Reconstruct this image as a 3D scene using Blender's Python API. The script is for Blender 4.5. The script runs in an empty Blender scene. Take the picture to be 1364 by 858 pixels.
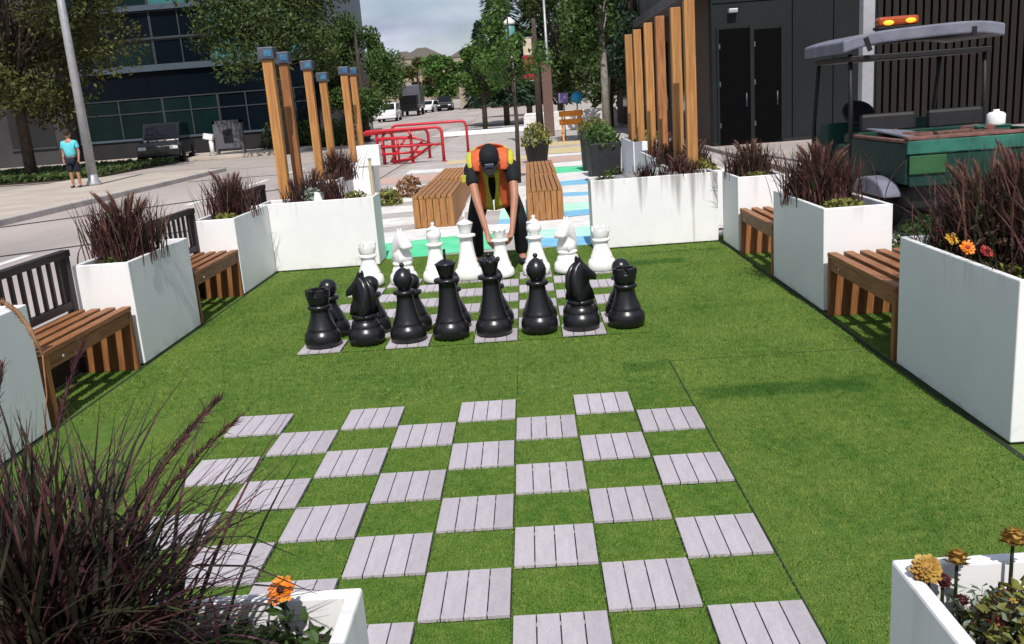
import bpy, math, random
from mathutils import Vector, Matrix
R = math.radians
sc = bpy.context.scene
col = sc.collection
rng = random.Random(7)

# ------------------------------------------------------------------ materials
def mat(name, c, c2=None, rough=.6, scale=8., stretch=(1, 1, 1), bump=0., bscale=None, spec=.35, metal=0., detail=4., coat=0., contrast=(.35, .65), emit=0., rand=0., island=0.):
    m = bpy.data.materials.new(name); m.use_nodes = True
    nt = m.node_tree; N = nt.nodes; L = nt.links
    b = N['Principled BSDF']
    b.inputs['Roughness'].default_value = rough
    b.inputs['Specular IOR Level'].default_value = spec
    b.inputs['Metallic'].default_value = metal
    b.inputs['Coat Weight'].default_value = coat
    c = tuple(c) + (1,)
    if c2 is None:
        c2 = tuple(x * .8 for x in c[:3])
    c2 = tuple(c2) + (1,)
    tc = N.new('ShaderNodeTexCoord'); mp = N.new('ShaderNodeMapping'); mp.inputs['Scale'].default_value = stretch
    L.new(tc.outputs['Object'], mp.inputs['Vector'])
    nz = N.new('ShaderNodeTexNoise'); nz.inputs['Scale'].default_value = scale; nz.inputs['Detail'].default_value = detail
    nz.inputs['Roughness'].default_value = .62
    L.new(mp.outputs['Vector'], nz.inputs['Vector'])
    cr = N.new('ShaderNodeValToRGB')
    cr.color_ramp.elements[0].position = contrast[0]; cr.color_ramp.elements[0].color = c2
    cr.color_ramp.elements[1].position = contrast[1]; cr.color_ramp.elements[1].color = c
    L.new(nz.outputs['Fac'], cr.inputs['Fac'])
    out = cr.outputs['Color']
    if rand:
        oi = N.new('ShaderNodeObjectInfo'); mr = N.new('ShaderNodeMapRange')
        mr.inputs['To Min'].default_value = 1 - rand; mr.inputs['To Max'].default_value = 1 + rand
        L.new(oi.outputs['Random'], mr.inputs['Value'])
        hs = N.new('ShaderNodeHueSaturation'); L.new(mr.outputs['Result'], hs.inputs['Value']); L.new(out, hs.inputs['Color'])
        out = hs.outputs['Color']
    if island:
        ge = N.new('ShaderNodeNewGeometry'); mr2 = N.new('ShaderNodeMapRange')
        mr2.inputs['To Min'].default_value = 1 - island; mr2.inputs['To Max'].default_value = 1 + island
        L.new(ge.outputs['Random Per Island'], mr2.inputs['Value'])
        hs2 = N.new('ShaderNodeHueSaturation'); L.new(mr2.outputs['Result'], hs2.inputs['Value']); L.new(out, hs2.inputs['Color']); out = hs2.outputs['Color']
    L.new(out, b.inputs['Base Color'])
    if bump:
        n2 = N.new('ShaderNodeTexNoise'); n2.inputs['Scale'].default_value = bscale or scale * 4; n2.inputs['Detail'].default_value = 5
        L.new(mp.outputs['Vector'], n2.inputs['Vector'])
        bp = N.new('ShaderNodeBump'); bp.inputs['Strength'].default_value = bump; bp.inputs['Distance'].default_value = .02
        L.new(n2.outputs['Fac'], bp.inputs['Height']); L.new(bp.outputs['Normal'], b.inputs['Normal'])
    if emit:
        b.inputs['Emission Color'].default_value = c; b.inputs['Emission Strength'].default_value = emit
    return m

def turf_mat(name, a, b_, c_, shadow_patches=()):
    m = bpy.data.materials.new(name); m.use_nodes = True
    nt = m.node_tree; N = nt.nodes; L = nt.links; b = N['Principled BSDF']
    b.inputs['Roughness'].default_value = .85; b.inputs['Specular IOR Level'].default_value = .15
    tc = N.new('ShaderNodeTexCoord')
    def noise(sc_, det, st=(1, 1, 1)):
        mp = N.new('ShaderNodeMapping'); mp.inputs['Scale'].default_value = st
        n = N.new('ShaderNodeTexNoise'); n.inputs['Scale'].default_value = sc_; n.inputs['Detail'].default_value = det
        L.new(tc.outputs['Object'], mp.inputs['Vector']); L.new(mp.outputs['Vector'], n.inputs['Vector']); return n
    big = noise(2.6, 5, (1, .6, 1)); mid = noise(17, 6); fine = noise(260, 3, (1, .45, 1))
    r1 = N.new('ShaderNodeValToRGB'); r1.color_ramp.elements[0].position = .32; r1.color_ramp.elements[1].position = .7
    r1.color_ramp.elements[0].color = a + (1,); r1.color_ramp.elements[1].color = b_ + (1,)
    L.new(big.outputs['Fac'], r1.inputs['Fac'])
    mx = N.new('ShaderNodeMix'); mx.data_type = 'RGBA'; mx.blend_type = 'MIX'
    r2 = N.new('ShaderNodeMapRange'); r2.inputs['From Min'].default_value = .4; r2.inputs['From Max'].default_value = .75; r2.inputs['To Max'].default_value = .85
    L.new(mid.outputs['Fac'], r2.inputs['Value']); L.new(r2.outputs['Result'], mx.inputs['Factor'])
    L.new(r1.outputs['Color'], mx.inputs['A']); mx.inputs['B'].default_value = c_ + (1,)
    mx2 = N.new('ShaderNodeMix'); mx2.data_type = 'RGBA'; mx2.blend_type = 'MULTIPLY'
    r3 = N.new('ShaderNodeMapRange'); r3.inputs['From Min'].default_value = .3; r3.inputs['From Max'].default_value = .7; r3.inputs['To Min'].default_value = .5; r3.inputs['To Max'].default_value = 1.35; r3.clamp = True
    L.new(fine.outputs['Fac'], r3.inputs['Value']); mx2.inputs['Factor'].default_value = 1
    L.new(mx.outputs['Result'], mx2.inputs['A']); L.new(r3.outputs['Result'], mx2.inputs['B'])
    out = mx2.outputs['Result']
    if shadow_patches:   # soft dark patches painted into the colour as shadows from overhead
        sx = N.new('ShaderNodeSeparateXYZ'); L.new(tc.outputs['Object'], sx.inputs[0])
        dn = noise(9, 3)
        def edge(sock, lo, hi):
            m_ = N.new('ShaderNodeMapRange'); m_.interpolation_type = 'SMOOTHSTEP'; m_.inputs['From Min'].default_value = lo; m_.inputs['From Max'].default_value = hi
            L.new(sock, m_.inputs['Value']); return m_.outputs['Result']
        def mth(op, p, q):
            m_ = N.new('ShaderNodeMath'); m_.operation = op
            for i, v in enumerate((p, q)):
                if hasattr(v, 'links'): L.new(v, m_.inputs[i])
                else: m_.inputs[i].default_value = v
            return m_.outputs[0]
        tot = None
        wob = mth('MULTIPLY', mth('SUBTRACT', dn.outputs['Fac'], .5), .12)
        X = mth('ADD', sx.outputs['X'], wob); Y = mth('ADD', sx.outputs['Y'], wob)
        for (x0, x1, y0, y1, k) in shadow_patches:
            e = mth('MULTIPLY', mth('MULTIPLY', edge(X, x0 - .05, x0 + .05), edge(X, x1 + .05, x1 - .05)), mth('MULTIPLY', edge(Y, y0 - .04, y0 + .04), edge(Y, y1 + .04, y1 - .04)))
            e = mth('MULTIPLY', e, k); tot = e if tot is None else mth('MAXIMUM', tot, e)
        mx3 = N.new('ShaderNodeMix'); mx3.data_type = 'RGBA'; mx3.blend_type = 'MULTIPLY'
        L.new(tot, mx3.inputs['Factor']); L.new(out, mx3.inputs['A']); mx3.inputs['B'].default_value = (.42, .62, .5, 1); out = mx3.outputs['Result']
    L.new(out, b.inputs['Base Color'])
    bp = N.new('ShaderNodeBump'); bp.inputs['Strength'].default_value = .6; bp.inputs['Distance'].default_value = .012
    L.new(fine.outputs['Fac'], bp.inputs['Height']); L.new(bp.outputs['Normal'], b.inputs['Normal'])
    return m

def leaf_mat(name, c, c2, rough=.55, trans=.25, scale=3.):
    m = bpy.data.materials.new(name); m.use_nodes = True
    nt = m.node_tree; N = nt.nodes; L = nt.links; b = N['Principled BSDF']
    b.inputs['Roughness'].default_value = rough; b.inputs['Specular IOR Level'].default_value = .25
    tc = N.new('ShaderNodeTexCoord')
    n = N.new('ShaderNodeTexNoise'); n.inputs['Scale'].default_value = scale; n.inputs['Detail'].default_value = 5
    L.new(tc.outputs['Object'], n.inputs['Vector'])
    r = N.new('ShaderNodeValToRGB'); r.color_ramp.elements[0].position = .36; r.color_ramp.elements[1].position = .64
    r.color_ramp.elements[0].color = c2 + (1,); r.color_ramp.elements[1].color = c + (1,)
    L.new(n.outputs['Fac'], r.inputs['Fac']); L.new(r.outputs['Color'], b.inputs['Base Color'])
    if trans:
        t = N.new('ShaderNodeBsdfTranslucent'); L.new(r.outputs['Color'], t.inputs['Color'])
        mx = N.new('ShaderNodeMixShader'); mx.inputs[0].default_value = trans
        L.new(b.outputs[0], mx.inputs[1]); L.new(t.outputs[0], mx.inputs[2])
        L.new(mx.outputs[0], N['Material Output'].inputs['Surface'])
    return m

M = dict(
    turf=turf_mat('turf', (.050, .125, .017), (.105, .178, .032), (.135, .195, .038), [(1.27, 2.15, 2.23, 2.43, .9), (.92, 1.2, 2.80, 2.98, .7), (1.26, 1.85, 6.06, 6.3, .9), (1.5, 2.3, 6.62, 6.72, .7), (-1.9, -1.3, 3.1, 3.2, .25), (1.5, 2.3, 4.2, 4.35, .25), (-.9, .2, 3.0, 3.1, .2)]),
    turf_sq=turf_mat('turf_square', (.056, .135, .016), (.095, .172, .025), (.13, .19, .036)),
    turf_dark=turf_mat('turf_dark', (.05, .12, .02), (.06, .13, .022), (.09, .15, .03)),
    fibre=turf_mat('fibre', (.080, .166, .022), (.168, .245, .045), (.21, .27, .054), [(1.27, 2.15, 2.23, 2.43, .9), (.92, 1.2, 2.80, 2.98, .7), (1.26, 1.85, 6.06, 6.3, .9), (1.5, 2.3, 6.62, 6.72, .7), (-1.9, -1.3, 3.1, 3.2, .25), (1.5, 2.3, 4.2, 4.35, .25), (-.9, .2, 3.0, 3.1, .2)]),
    seam=mat('seam', (.02, .03, .015), rough=.9),
    tile=mat('deck_grey', (.435, .40, .43), (.35, .32, .35), rough=.7, scale=13, stretch=(3, .8, 1), bump=.25, rand=.06, contrast=(.25, .75), island=.10),
    white=mat('white_paint', (.80, .80, .80), (.74, .74, .745), rough=.45, scale=2.5, bump=.03, bscale=30),
    white_worn=None,
    soil=mat('soil', (.05, .035, .025), (.02, .014, .01), rough=.95, scale=30, bump=.8),
    black=mat('black_plastic', (.012, .012, .014), (.008, .008, .01), rough=.3, spec=.5, scale=4),
    ivory=mat('white_plastic', (.82, .82, .80), (.78, .78, .76), rough=.35, spec=.4, scale=4),
    cedar=mat('cedar', (.33, .145, .055), (.19, .072, .028), rough=.6, scale=5, stretch=(7, .8, 7), bump=.2, rand=.15),
    cedar_v=mat('cedar_upright', (.33, .14, .05), (.19, .07, .024), rough=.6, scale=5, stretch=(8, 8, .7), bump=.2, rand=.2),
    post=mat('post_wood', (.42, .205, .065), (.27, .115, .035), rough=.6, scale=4, stretch=(8, 8, .5), bump=.15, rand=.22),
    block_wood=mat('block_wood', (.40, .195, .07), (.26, .115, .04), rough=.6, scale=5, stretch=(7, 7, .8), bump=.2, rand=.12),
    dark_wood=mat('dark_stain', (.030, .020, .020), (.018, .012, .012), rough=.55, scale=6, stretch=(6, 1, 6)),
    steel=mat('galvanised', (.40, .41, .43), (.32, .33, .35), rough=.45, metal=.35, scale=6),
    cap=mat('cap_metal', (.10, .115, .15), (.07, .08, .11), rough=.4, metal=.3),
    bluelens=mat('blue_glass', (.06, .22, .34), (.03, .1, .2), rough=.15),
    asphalt=mat('asphalt', (.40, .35, .315), (.32, .28, .255), rough=.9, scale=.7, bump=.25, bscale=60, detail=8),
    road=mat('road', (.42, .365, .34), (.29, .258, .24), rough=.9, scale=.35, stretch=(1, .3, 1), bump=.25, bscale=50, detail=8),
    paving=mat('paving', (.48, .42, .355), (.38, .33, .285), rough=.88, scale=.9, bump=.2, bscale=40, detail=8),
    plaza=mat('plaza', (.46, .43, .41), (.34, .315, .30), rough=.88, scale=1.5, bump=.2, bscale=40, detail=8),
    paint_white=mat('road_paint_white', (.75, .74, .72), (.55, .54, .53), rough=.8, scale=4, detail=8),
    paint_green=mat('road_paint_green', (.06, .55, .25), (.16, .62, .36), rough=.8, scale=3, detail=8),
    paint_mint=mat('road_paint_mint', (.34, .72, .55), (.5, .78, .66), rough=.8, scale=3, detail=8),
    paint_blue=mat('road_paint_blue', (.13, .40, .62), (.26, .52, .70), rough=.8, scale=3, detail=8),
    paint_sand=mat('road_paint_sand', (.58, .47, .22), (.5, .42, .28), rough=.8, scale=3, detail=8),
    paint_pink=mat('road_paint_pink', (.55, .36, .30), (.45, .33, .28), rough=.8, scale=3, detail=8),
    red=mat('red_steel', (.55, .022, .035), (.42, .02, .03), rough=.35),
    pot=mat('black_pot', (.022, .024, .026), (.014, .015, .017), rough=.6),
    glassdark=mat('dark_glass', (.003, .007, .012), (.002, .004, .007), rough=.28, spec=.08, scale=.25, stretch=(1, 1, .4)),
    glassgreen=mat('green_glass', (.004, .017, .017), (.003, .008, .009), rough=.25, spec=.14, scale=.3),
    glassteal=mat('teal_glass', (.07, .20, .21), (.018, .085, .095), rough=.2, spec=.25, scale=.25),
    mullion=mat('mullion', (.04, .047, .055), (.03, .036, .042), rough=.5),
    band=mat('pale_band', (.06, .085, .11), (.045, .065, .085), rough=.5),
    conc=mat('grey_concrete', (.045, .045, .046), (.032, .032, .034), rough=.85, scale=.8, bump=.2, bscale=15),
    conc_d=mat('dark_concrete', (.018, .018, .02), (.012, .012, .013), rough=.85, scale=.8),
    slate=mat('slate_paint', (.013, .0175, .018), (.010, .0135, .0145), rough=.7, spec=.15, scale=.7),
    corrug=mat('brown_cladding', (.020, .015, .012), (.012, .010, .009), rough=.6, spec=.2, scale=1.2, stretch=(3, 3, .4)),
    brick=mat('brown_brick', (.075, .048, .034), (.04, .027, .02), rough=.85, scale=14, stretch=(1, 1, 2.5), bump=.5),
    redbrick=mat('reddish_brick', (.19, .12, .10), (.12, .07, .06), rough=.85, scale=10, stretch=(1, 1, 2.5), bump=.4),
    roofgrey=mat('roof_grey', (.12, .12, .13), (.085, .085, .09), rough=.7, scale=2),
    doorblk=mat('door_black', (.0022, .0022, .0025), (.0018, .0018, .002), rough=.6, spec=.04),
    cartgreen=mat('cart_green', (.008, .048, .034), (.005, .026, .02), rough=.6, spec=.2, scale=3),
    fender_green=mat('bright_green', (.025, .10, .035), (.018, .07, .025), rough=.5),
    carttail=mat('cart_tail_green', (.03, .15, .11), (.012, .06, .046), rough=.55, spec=.25, scale=3),
    cartblack=mat('cart_black', (.010, .010, .011), (.006, .006, .007), rough=.55),
    canopy=mat('canopy_grey', (.185, .195, .24), (.125, .13, .165), rough=.65, spec=.2, scale=4, bump=.1, detail=8),
    rubber=mat('rubber', (.010, .010, .010), (.007, .007, .007), rough=.85),
    amber=mat('amber_lens', (.95, .42, .03), (.9, .3, .02), rough=.2, emit=1.2),
    amber_dim=mat('amber_housing', (.35, .07, .01), (.3, .05, .01), rough=.25),
    debris=mat('cardboard', (.22, .10, .08), (.10, .055, .045), rough=.85, scale=12),
    rock=mat('rock', (.22, .21, .21), (.13, .125, .13), rough=.85, scale=3, bump=.4),
    orange=mat('orange_plastic', (.72, .27, .03), (.6, .2, .02), rough=.5),
    signblue=mat('sign_blue', (.02, .30, .60), (.02, .25, .5), rough=.4),
    signpurple=mat('sign_purple', (.22, .17, .42), (.18, .14, .36), rough=.4),
    banner=mat('banner_red', (.32, .012, .03), (.25, .01, .025), rough=.7),
    bannerwhite=mat('banner_cream', (.6, .5, .4), (.5, .4, .3), rough=.7),
    lampteal=mat('lamp_teal', (.16, .36, .34), (.1, .28, .27), rough=.3),
    skin=mat('skin', (.42, .20, .13), (.36, .165, .105), rough=.5, scale=6),
    vest_y=mat('vest_yellow', (.46, .44, .035), (.36, .35, .03), rough=.7, scale=20),
    vest_o=mat('vest_orange', (.62, .12, .035), (.48, .09, .03), rough=.7, scale=20),
    cloth_k=mat('black_cloth', (.010, .011, .014), (.006, .007, .009), rough=.85, scale=12),
    cloth_n=mat('navy_cloth', (.014, .018, .035), (.009, .011, .02), rough=.85, scale=12),
    cloth_c=mat('cyan_cloth', (.13, .55, .62), (.09, .45, .53), rough=.8, scale=8),
    hair=mat('hair', (.03, .018, .01), (.018, .011, .007), rough=.7, scale=30),
    grey_cap=mat('cap_badge', (.18, .19, .26), (.12, .13, .18), rough=.7),
    bark=mat('bark', (.085, .062, .045), (.04, .03, .022), rough=.9, scale=8, stretch=(3, 3, .6), bump=.6),
    bark_pale=mat('pale_bark', (.30, .28, .25), (.16, .15, .13), rough=.85, scale=6, stretch=(2, 2, 1)),
    leaf_dk=leaf_mat('leaf_dark', (.085, .125, .034), (.030, .055, .015)),
    leaf_ol=leaf_mat('leaf_olive', (.12, .125, .035), (.045, .055, .016), scale=1.2),
    leaf_md=leaf_mat('leaf_mid', (.09, .16, .04), (.036, .075, .018)),
    leaf_br=leaf_mat('leaf_bright', (.11, .20, .045), (.05, .105, .022)),
    leaf_blu=leaf_mat('leaf_conifer', (.055, .10, .056), (.024, .048, .028)),
    grass_purple=leaf_mat('grass_purple', (.098, .038, .038), (.028, .010, .013), trans=.15, scale=14),
    grass_plum=leaf_mat('grass_plum', (.16, .07, .09), (.05, .018, .026), trans=.15, scale=14),
    grass_brown=leaf_mat('grass_brown', (.17, .085, .062), (.075, .034, .028), trans=.2, scale=14),
    grass_black=leaf_mat('grass_blackish', (.036, .030, .017), (.012, .010, .008), trans=.1, scale=14),
    grass_green=leaf_mat('grass_green', (.036, .046, .014), (.012, .018, .008), trans=.2, scale=14),
    grass_tan=leaf_mat('grass_tan', (.34, .19, .10), (.20, .10, .05), trans=.2, scale=20),
    brownleaf=leaf_mat('brown_leaf', (.11, .065, .04), (.026, .020, .013), scale=9),
    sage=leaf_mat('sage_leaf', (.30, .35, .30), (.16, .21, .16), trans=.1),
    moss=leaf_mat('yellowgreen_leaf', (.25, .24, .05), (.12, .13, .03), trans=.2, scale=9),
    pale_leaf=leaf_mat('pale_leaf', (.42, .45, .38), (.14, .2, .1), trans=.2, scale=9),
    fl_orange=mat('petal_orange', (.80, .26, .015), (.70, .16, .01), rough=.5, scale=40),
    fl_amber=mat('petal_amber', (.42, .28, .06), (.24, .11, .022), rough=.6, scale=40),
    fl_red=mat('petal_red', (.42, .05, .04), (.28, .025, .03), rough=.6, scale=40),
    fl_maroon=mat('petal_maroon', (.07, .012, .012), (.04, .006, .008), rough=.6, scale=40),
    fl_yellow=mat('petal_yellow', (.62, .38, .05), (.5, .28, .03), rough=.5, scale=40),
    car_white=mat('car_white', (.72, .73, .74), (.68, .69, .7), rough=.25, coat=.5),
    car_black=mat('car_black', (.012, .012, .014), (.009, .009, .01), rough=.2, coat=.5),
    car_grey=mat('car_grey', (.12, .115, .14), (.09, .09, .11), rough=.25, coat=.5),
    car_teal=mat('car_teal', (.01, .03, .035), (.008, .02, .025), rough=.25, coat=.5),
    car_glass=mat('car_glass', (.010, .012, .014), (.008, .009, .010), rough=.12),
    lampglass=mat('lamp_glass', (.8, .8, .78), (.7, .7, .68), rough=.2),
    sand=mat('hill_ground', (.17, .15, .11), (.085, .095, .05), rough=.95, scale=.05, detail=8),
    house_a=mat('house_tan', (.36, .29, .21), (.28, .23, .17), rough=.8),
    house_b=mat('house_brown', (.14, .085, .06), (.1, .06, .045), rough=.8),
    shingle=mat('shingle', (.19, .165, .15), (.14, .125, .115), rough=.85),
)
def stained_white(name, lo, hi, amount):
    m = mat(name, (.80, .80, .80), (.75, .75, .755), rough=.5, scale=2.5, bump=.03, bscale=30)
    nt = m.node_tree; N = nt.nodes; L = nt.links; b = N['Principled BSDF']
    src = b.inputs['Base Color'].links[0].from_socket
    tc = N.new('ShaderNodeTexCoord'); oi = N.new('ShaderNodeObjectInfo')
    def noise(st, det):
        mp = N.new('ShaderNodeMapping'); mp.inputs['Scale'].default_value = st
        ad = N.new('ShaderNodeVectorMath'); ad.operation = 'ADD'
        L.new(tc.outputs['Object'], ad.inputs[0]); L.new(oi.outputs['Location'], ad.inputs[1]); L.new(ad.outputs[0], mp.inputs['Vector'])
        n = N.new('ShaderNodeTexNoise'); n.inputs['Scale'].default_value = 1.; n.inputs['Detail'].default_value = det; L.new(mp.outputs['Vector'], n.inputs['Vector']); return n
    sx = N.new('ShaderNodeSeparateXYZ'); L.new(tc.outputs['Object'], sx.inputs[0])
    def rng_(sock, a0, a1, b0, b1):
        r = N.new('ShaderNodeMapRange'); r.inputs['From Min'].default_value = a0; r.inputs['From Max'].default_value = a1; r.inputs['To Min'].default_value = b0; r.inputs['To Max'].default_value = b1
        L.new(sock, r.inputs['Value']); return r.outputs['Result']
    def mth(op, p, q):
        r = N.new('ShaderNodeMath'); r.operation = op; L.new(p, r.inputs[0]); L.new(q, r.inputs[1]); return r.outputs[0]
    run = rng_(mth('ADD', noise((13, 13, .55), 4).outputs['Fac'], rng_(sx.outputs['Z'], .3, .72, 0, .2)), lo, hi, 0, amount)
    base = rng_(mth('ADD', noise((9, 9, 14), 5).outputs['Fac'], rng_(sx.outputs['Z'], .0, .14, .34, 0)), .74, 1.0, 0, .4)
    scuff = rng_(noise((5, 5, 6), 8).outputs['Fac'], .70, .80, 0, .12)
    tot = mth('MAXIMUM', mth('MAXIMUM', run, base), scuff)
    mx = N.new('ShaderNodeMix'); mx.data_type = 'RGBA'; L.new(tot, mx.inputs['Factor'])
    L.new(src, mx.inputs['A']); mx.inputs['B'].default_value = (.27, .25, .235, 1); L.new(mx.outputs['Result'], b.inputs['Base Color'])
    return m
M['white_worn'] = stained_white('white_stained', .62, .82, .8)
M['planter_white'] = stained_white('planter_white', .74, .95, .4)

# ------------------------------------------------------------------ geometry helpers
class MB:
    def __init__(s): s.v = []; s.f = []; s.sm = []; s.mi = []
    def add(s, vs, fs, smooth=False, mi=0):
        o = len(s.v); s.v += [tuple(v) for v in vs]
        for f in fs: s.f.append(tuple(i + o for i in f)); s.sm.append(smooth); s.mi.append(mi)
        return s
    def box(s, c, d, rz=0, rx=0, ry=0, mi=0):
        hx, hy, hz = d[0] / 2, d[1] / 2, d[2] / 2
        m = Matrix.Rotation(rz, 3, 'Z') @ Matrix.Rotation(ry, 3, 'Y') @ Matrix.Rotation(rx, 3, 'X')
        vs = [Vector(c) + m @ Vector((x * hx, y * hy, z * hz)) for z in (-1, 1) for y in (-1, 1) for x in (-1, 1)]
        return s.add(vs, [(0, 2, 3, 1), (4, 5, 7, 6), (0, 1, 5, 4), (2, 6, 7, 3), (0, 4, 6, 2), (1, 3, 7, 5)], mi=mi)
    def b2(s, a, b, mi=0):   # box from two corners
        return s.box([(p + q) / 2 for p, q in zip(a, b)], [abs(q - p) for p, q in zip(a, b)], mi=mi)
    def lathe(s, prof, n=20, o=(0, 0, 0), m=None, mi=0, sx=1., sy=1., wob=None):
        vs = []; fs = []
        for (r, z) in prof:
            for k in range(n):
                a = 2 * math.pi * k / n
                v = Vector((r * math.cos(a) * sx, r * math.sin(a) * sy, z))
                if m: v = m @ v
                vs.append(v + Vector(o))
        for i in range(len(prof) - 1):
            for k in range(n):
                fs.append((i * n + k, i * n + (k + 1) % n, (i + 1) * n + (k + 1) % n, (i + 1) * n + k))
        fs.append(tuple(range(n - 1, -1, -1))); fs.append(tuple((len(prof) - 1) * n + k for k in range(n)))
        return s.add(vs, fs, True, mi)
    def ball(s, c, r, n=14, k=9, sc_=(1, 1, 1), m=None, mi=0):
        prof = [(max(.001, r * math.sin(math.pi * i / k)), -r * math.cos(math.pi * i / k)) for i in range(k + 1)]
        vs0 = len(s.v); s.lathe(prof, n, (0, 0, 0), None, mi)
        for i in range(vs0, len(s.v)):
            v = Vector([a * b for a, b in zip(s.v[i], sc_)])
            if m: v = m @ v
            s.v[i] = tuple(v + Vector(c))
        return s
    def tube(s, pts, rad, n=8, mi=0, smooth=True):
        pts = [Vector(p) for p in pts]
        if not hasattr(rad, '__len__'): rad = [rad] * len(pts)
        vs = []; fs = []; ref = None
        for i, p in enumerate(pts):
            t = (pts[min(i + 1, len(pts) - 1)] - pts[max(i - 1, 0)]).normalized()
            if ref is None: ref = Vector((1, 0, 0)) if abs(t.x) < .9 else Vector((0, 1, 0))
            u = (ref - t * ref.dot(t)).normalized(); w = t.cross(u); ref = u
            for k in range(n):
                a = 2 * math.pi * k / n; vs.append(p + (u * math.cos(a) + w * math.sin(a)) * rad[i])
        for i in range(len(pts) - 1):
            for k in range(n): fs.append((i * n + k, i * n + (k + 1) % n, (i + 1) * n + (k + 1) % n, (i + 1) * n + k))
        fs.append(tuple(range(n - 1, -1, -1))); fs.append(tuple((len(pts) - 1) * n + k for k in range(n)))
        return s.add(vs, fs, smooth, mi)
    def prism(s, poly, y0, y1, axis='Y', mi=0):   # poly (a,b) extruded along an axis
        n = len(poly)
        def pt(a, b, t): return {'Y': (a, t, b), 'X': (t, a, b), 'Z': (a, b, t)}[axis]
        vs = [pt(a, b, y0) for a, b in poly] + [pt(a, b, y1) for a, b in poly]
        fs = [tuple(range(n - 1, -1, -1)), tuple(range(n, 2 * n))] + [(i, (i + 1) % n, n + (i + 1) % n, n + i) for i in range(n)]
        return s.add(vs, fs, mi=mi)
    def build(s, name, m, parent=None, bevel=0., loc=None, segs=2):
        me = bpy.data.meshes.new(name); me.from_pydata(s.v, [], s.f)
        for mm in (m if isinstance(m, (list, tuple)) else [m]): me.materials.append(M[mm] if isinstance(mm, str) else mm)
        me.polygons.foreach_set('use_smooth', s.sm); me.polygons.foreach_set('material_index', s.mi)
        me.update()
        import bmesh
        if len(s.f) < 6000:
            bm = bmesh.new(); bm.from_mesh(me); bmesh.ops.recalc_face_normals(bm, faces=bm.faces); bm.to_mesh(me); bm.free()
        o = bpy.data.objects.new(name, me); col.objects.link(o)
        if parent: o.parent = parent
        if loc: o.location = loc
        if bevel:
            b = o.modifiers.new('bevel', 'BEVEL'); b.width = bevel; b.segments = segs; b.limit_method = 'ANGLE'
            b.harden_normals = False
        return o

def tag(o, label, cat, group=None):
    o['label'] = label; o['category'] = cat
    if group: o['group'] = group
    return o
def thing(name, label, cat, loc=(0, 0, 0), rz=0, group=None):
    o = bpy.data.objects.new(name, None); col.objects.link(o); o.empty_display_size = .1
    o.location = loc; o.rotation_euler.z = rz
    return tag(o, label, cat, group)
def struct(name, mb, m, kind='structure', **k):
    o = mb.build(name, m, **k); o['kind'] = kind; return o
def copy_thing(root, loc, label, rz=None):
    r = root.copy(); col.objects.link(r); r.location = loc; r['label'] = label
    if rz is not None: r.rotation_euler.z = rz
    for ch in list(root.children):
        c = ch.copy(); col.objects.link(c); c.parent = r
        for g in ch.children:
            d = g.copy(); col.objects.link(d); d.parent = c
    return r

# ------------------------------------------------------------------ camera
cam = bpy.data.cameras.new('Camera'); co = bpy.data.objects.new('Camera', cam); col.objects.link(co); sc.camera = co
pit, rol, yaw = R(13.7778), R(-4.3269), R(-1.72624)
f = Vector((math.sin(yaw) * math.cos(pit), math.cos(yaw) * math.cos(pit), -math.sin(pit)))
r_ = Vector((math.cos(yaw), -math.sin(yaw), 0)); u_ = r_.cross(f)
r2 = math.cos(rol) * r_ + math.sin(rol) * u_; u2 = -math.sin(rol) * r_ + math.cos(rol) * u_
mw = Matrix(((r2.x, u2.x, -f.x, .445839), (r2.y, u2.y, -f.y, -2.214522), (r2.z, u2.z, -f.z, 1.573602), (0, 0, 0, 1)))
co.matrix_world = mw
cam.sensor_width = 36; cam.lens = 1203.965 / 1364 * 36; cam.clip_start = .05; cam.clip_end = 3000

# ------------------------------------------------------------------ light and sky
EL, AZ = R(52), R(5)
sd = Vector((math.sin(AZ) * math.cos(EL), -math.cos(AZ) * math.cos(EL), math.sin(EL)))
sl = bpy.data.lights.new('Sun', 'SUN'); sl.energy = 4.6; sl.angle = R(.5); sl.color = (1, .955, .89)
so = bpy.data.objects.new('Sun', sl); col.objects.link(so); so.rotation_euler = (-sd).to_track_quat('-Z', 'Y').to_euler(); so.location = (0, 0, 30)
w = bpy.data.worlds.new('World'); sc.world = w; w.use_nodes = True
N = w.node_tree.nodes; L = w.node_tree.links; bg = N['Background']
sky = N.new('ShaderNodeTexSky'); sky.sky_type = 'NISHITA'; sky.sun_disc = False; sky.sun_elevation = EL; sky.sun_rotation = math.pi - AZ
sky.air_density = 1.; sky.dust_density = 1.5; sky.ozone_density = 1.
tc = N.new('ShaderNodeTexCoord'); mp = N.new('ShaderNodeMapping'); mp.inputs['Scale'].default_value = (1, 1, 3.2)
L.new(tc.outputs['Generated'], mp.inputs['Vector'])
nz = N.new('ShaderNodeTexNoise'); nz.inputs['Scale'].default_value = 4.2; nz.inputs['Detail'].default_value = 9; nz.inputs['Roughness'].default_value = .58
L.new(mp.outputs['Vector'], nz.inputs['Vector'])
cr = N.new('ShaderNodeValToRGB'); cr.color_ramp.elements[0].position = .36; cr.color_ramp.elements[1].position = .62
L.new(nz.outputs['Fac'], cr.inputs['Fac'])
nz2 = N.new('ShaderNodeTexNoise'); nz2.inputs['Scale'].default_value = 9; nz2.inputs['Detail'].default_value = 8
L.new(mp.outputs['Vector'], nz2.inputs['Vector'])
cc = N.new('ShaderNodeValToRGB'); cc.color_ramp.elements[0].color = (3.6, 4.1, 5.6, 1); cc.color_ramp.elements[1].color = (6.8, 7.2, 8.5, 1)
cc.color_ramp.elements[0].position = .34; cc.color_ramp.elements[1].position = .62
L.new(nz2.outputs['Fac'], cc.inputs['Fac'])
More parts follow.
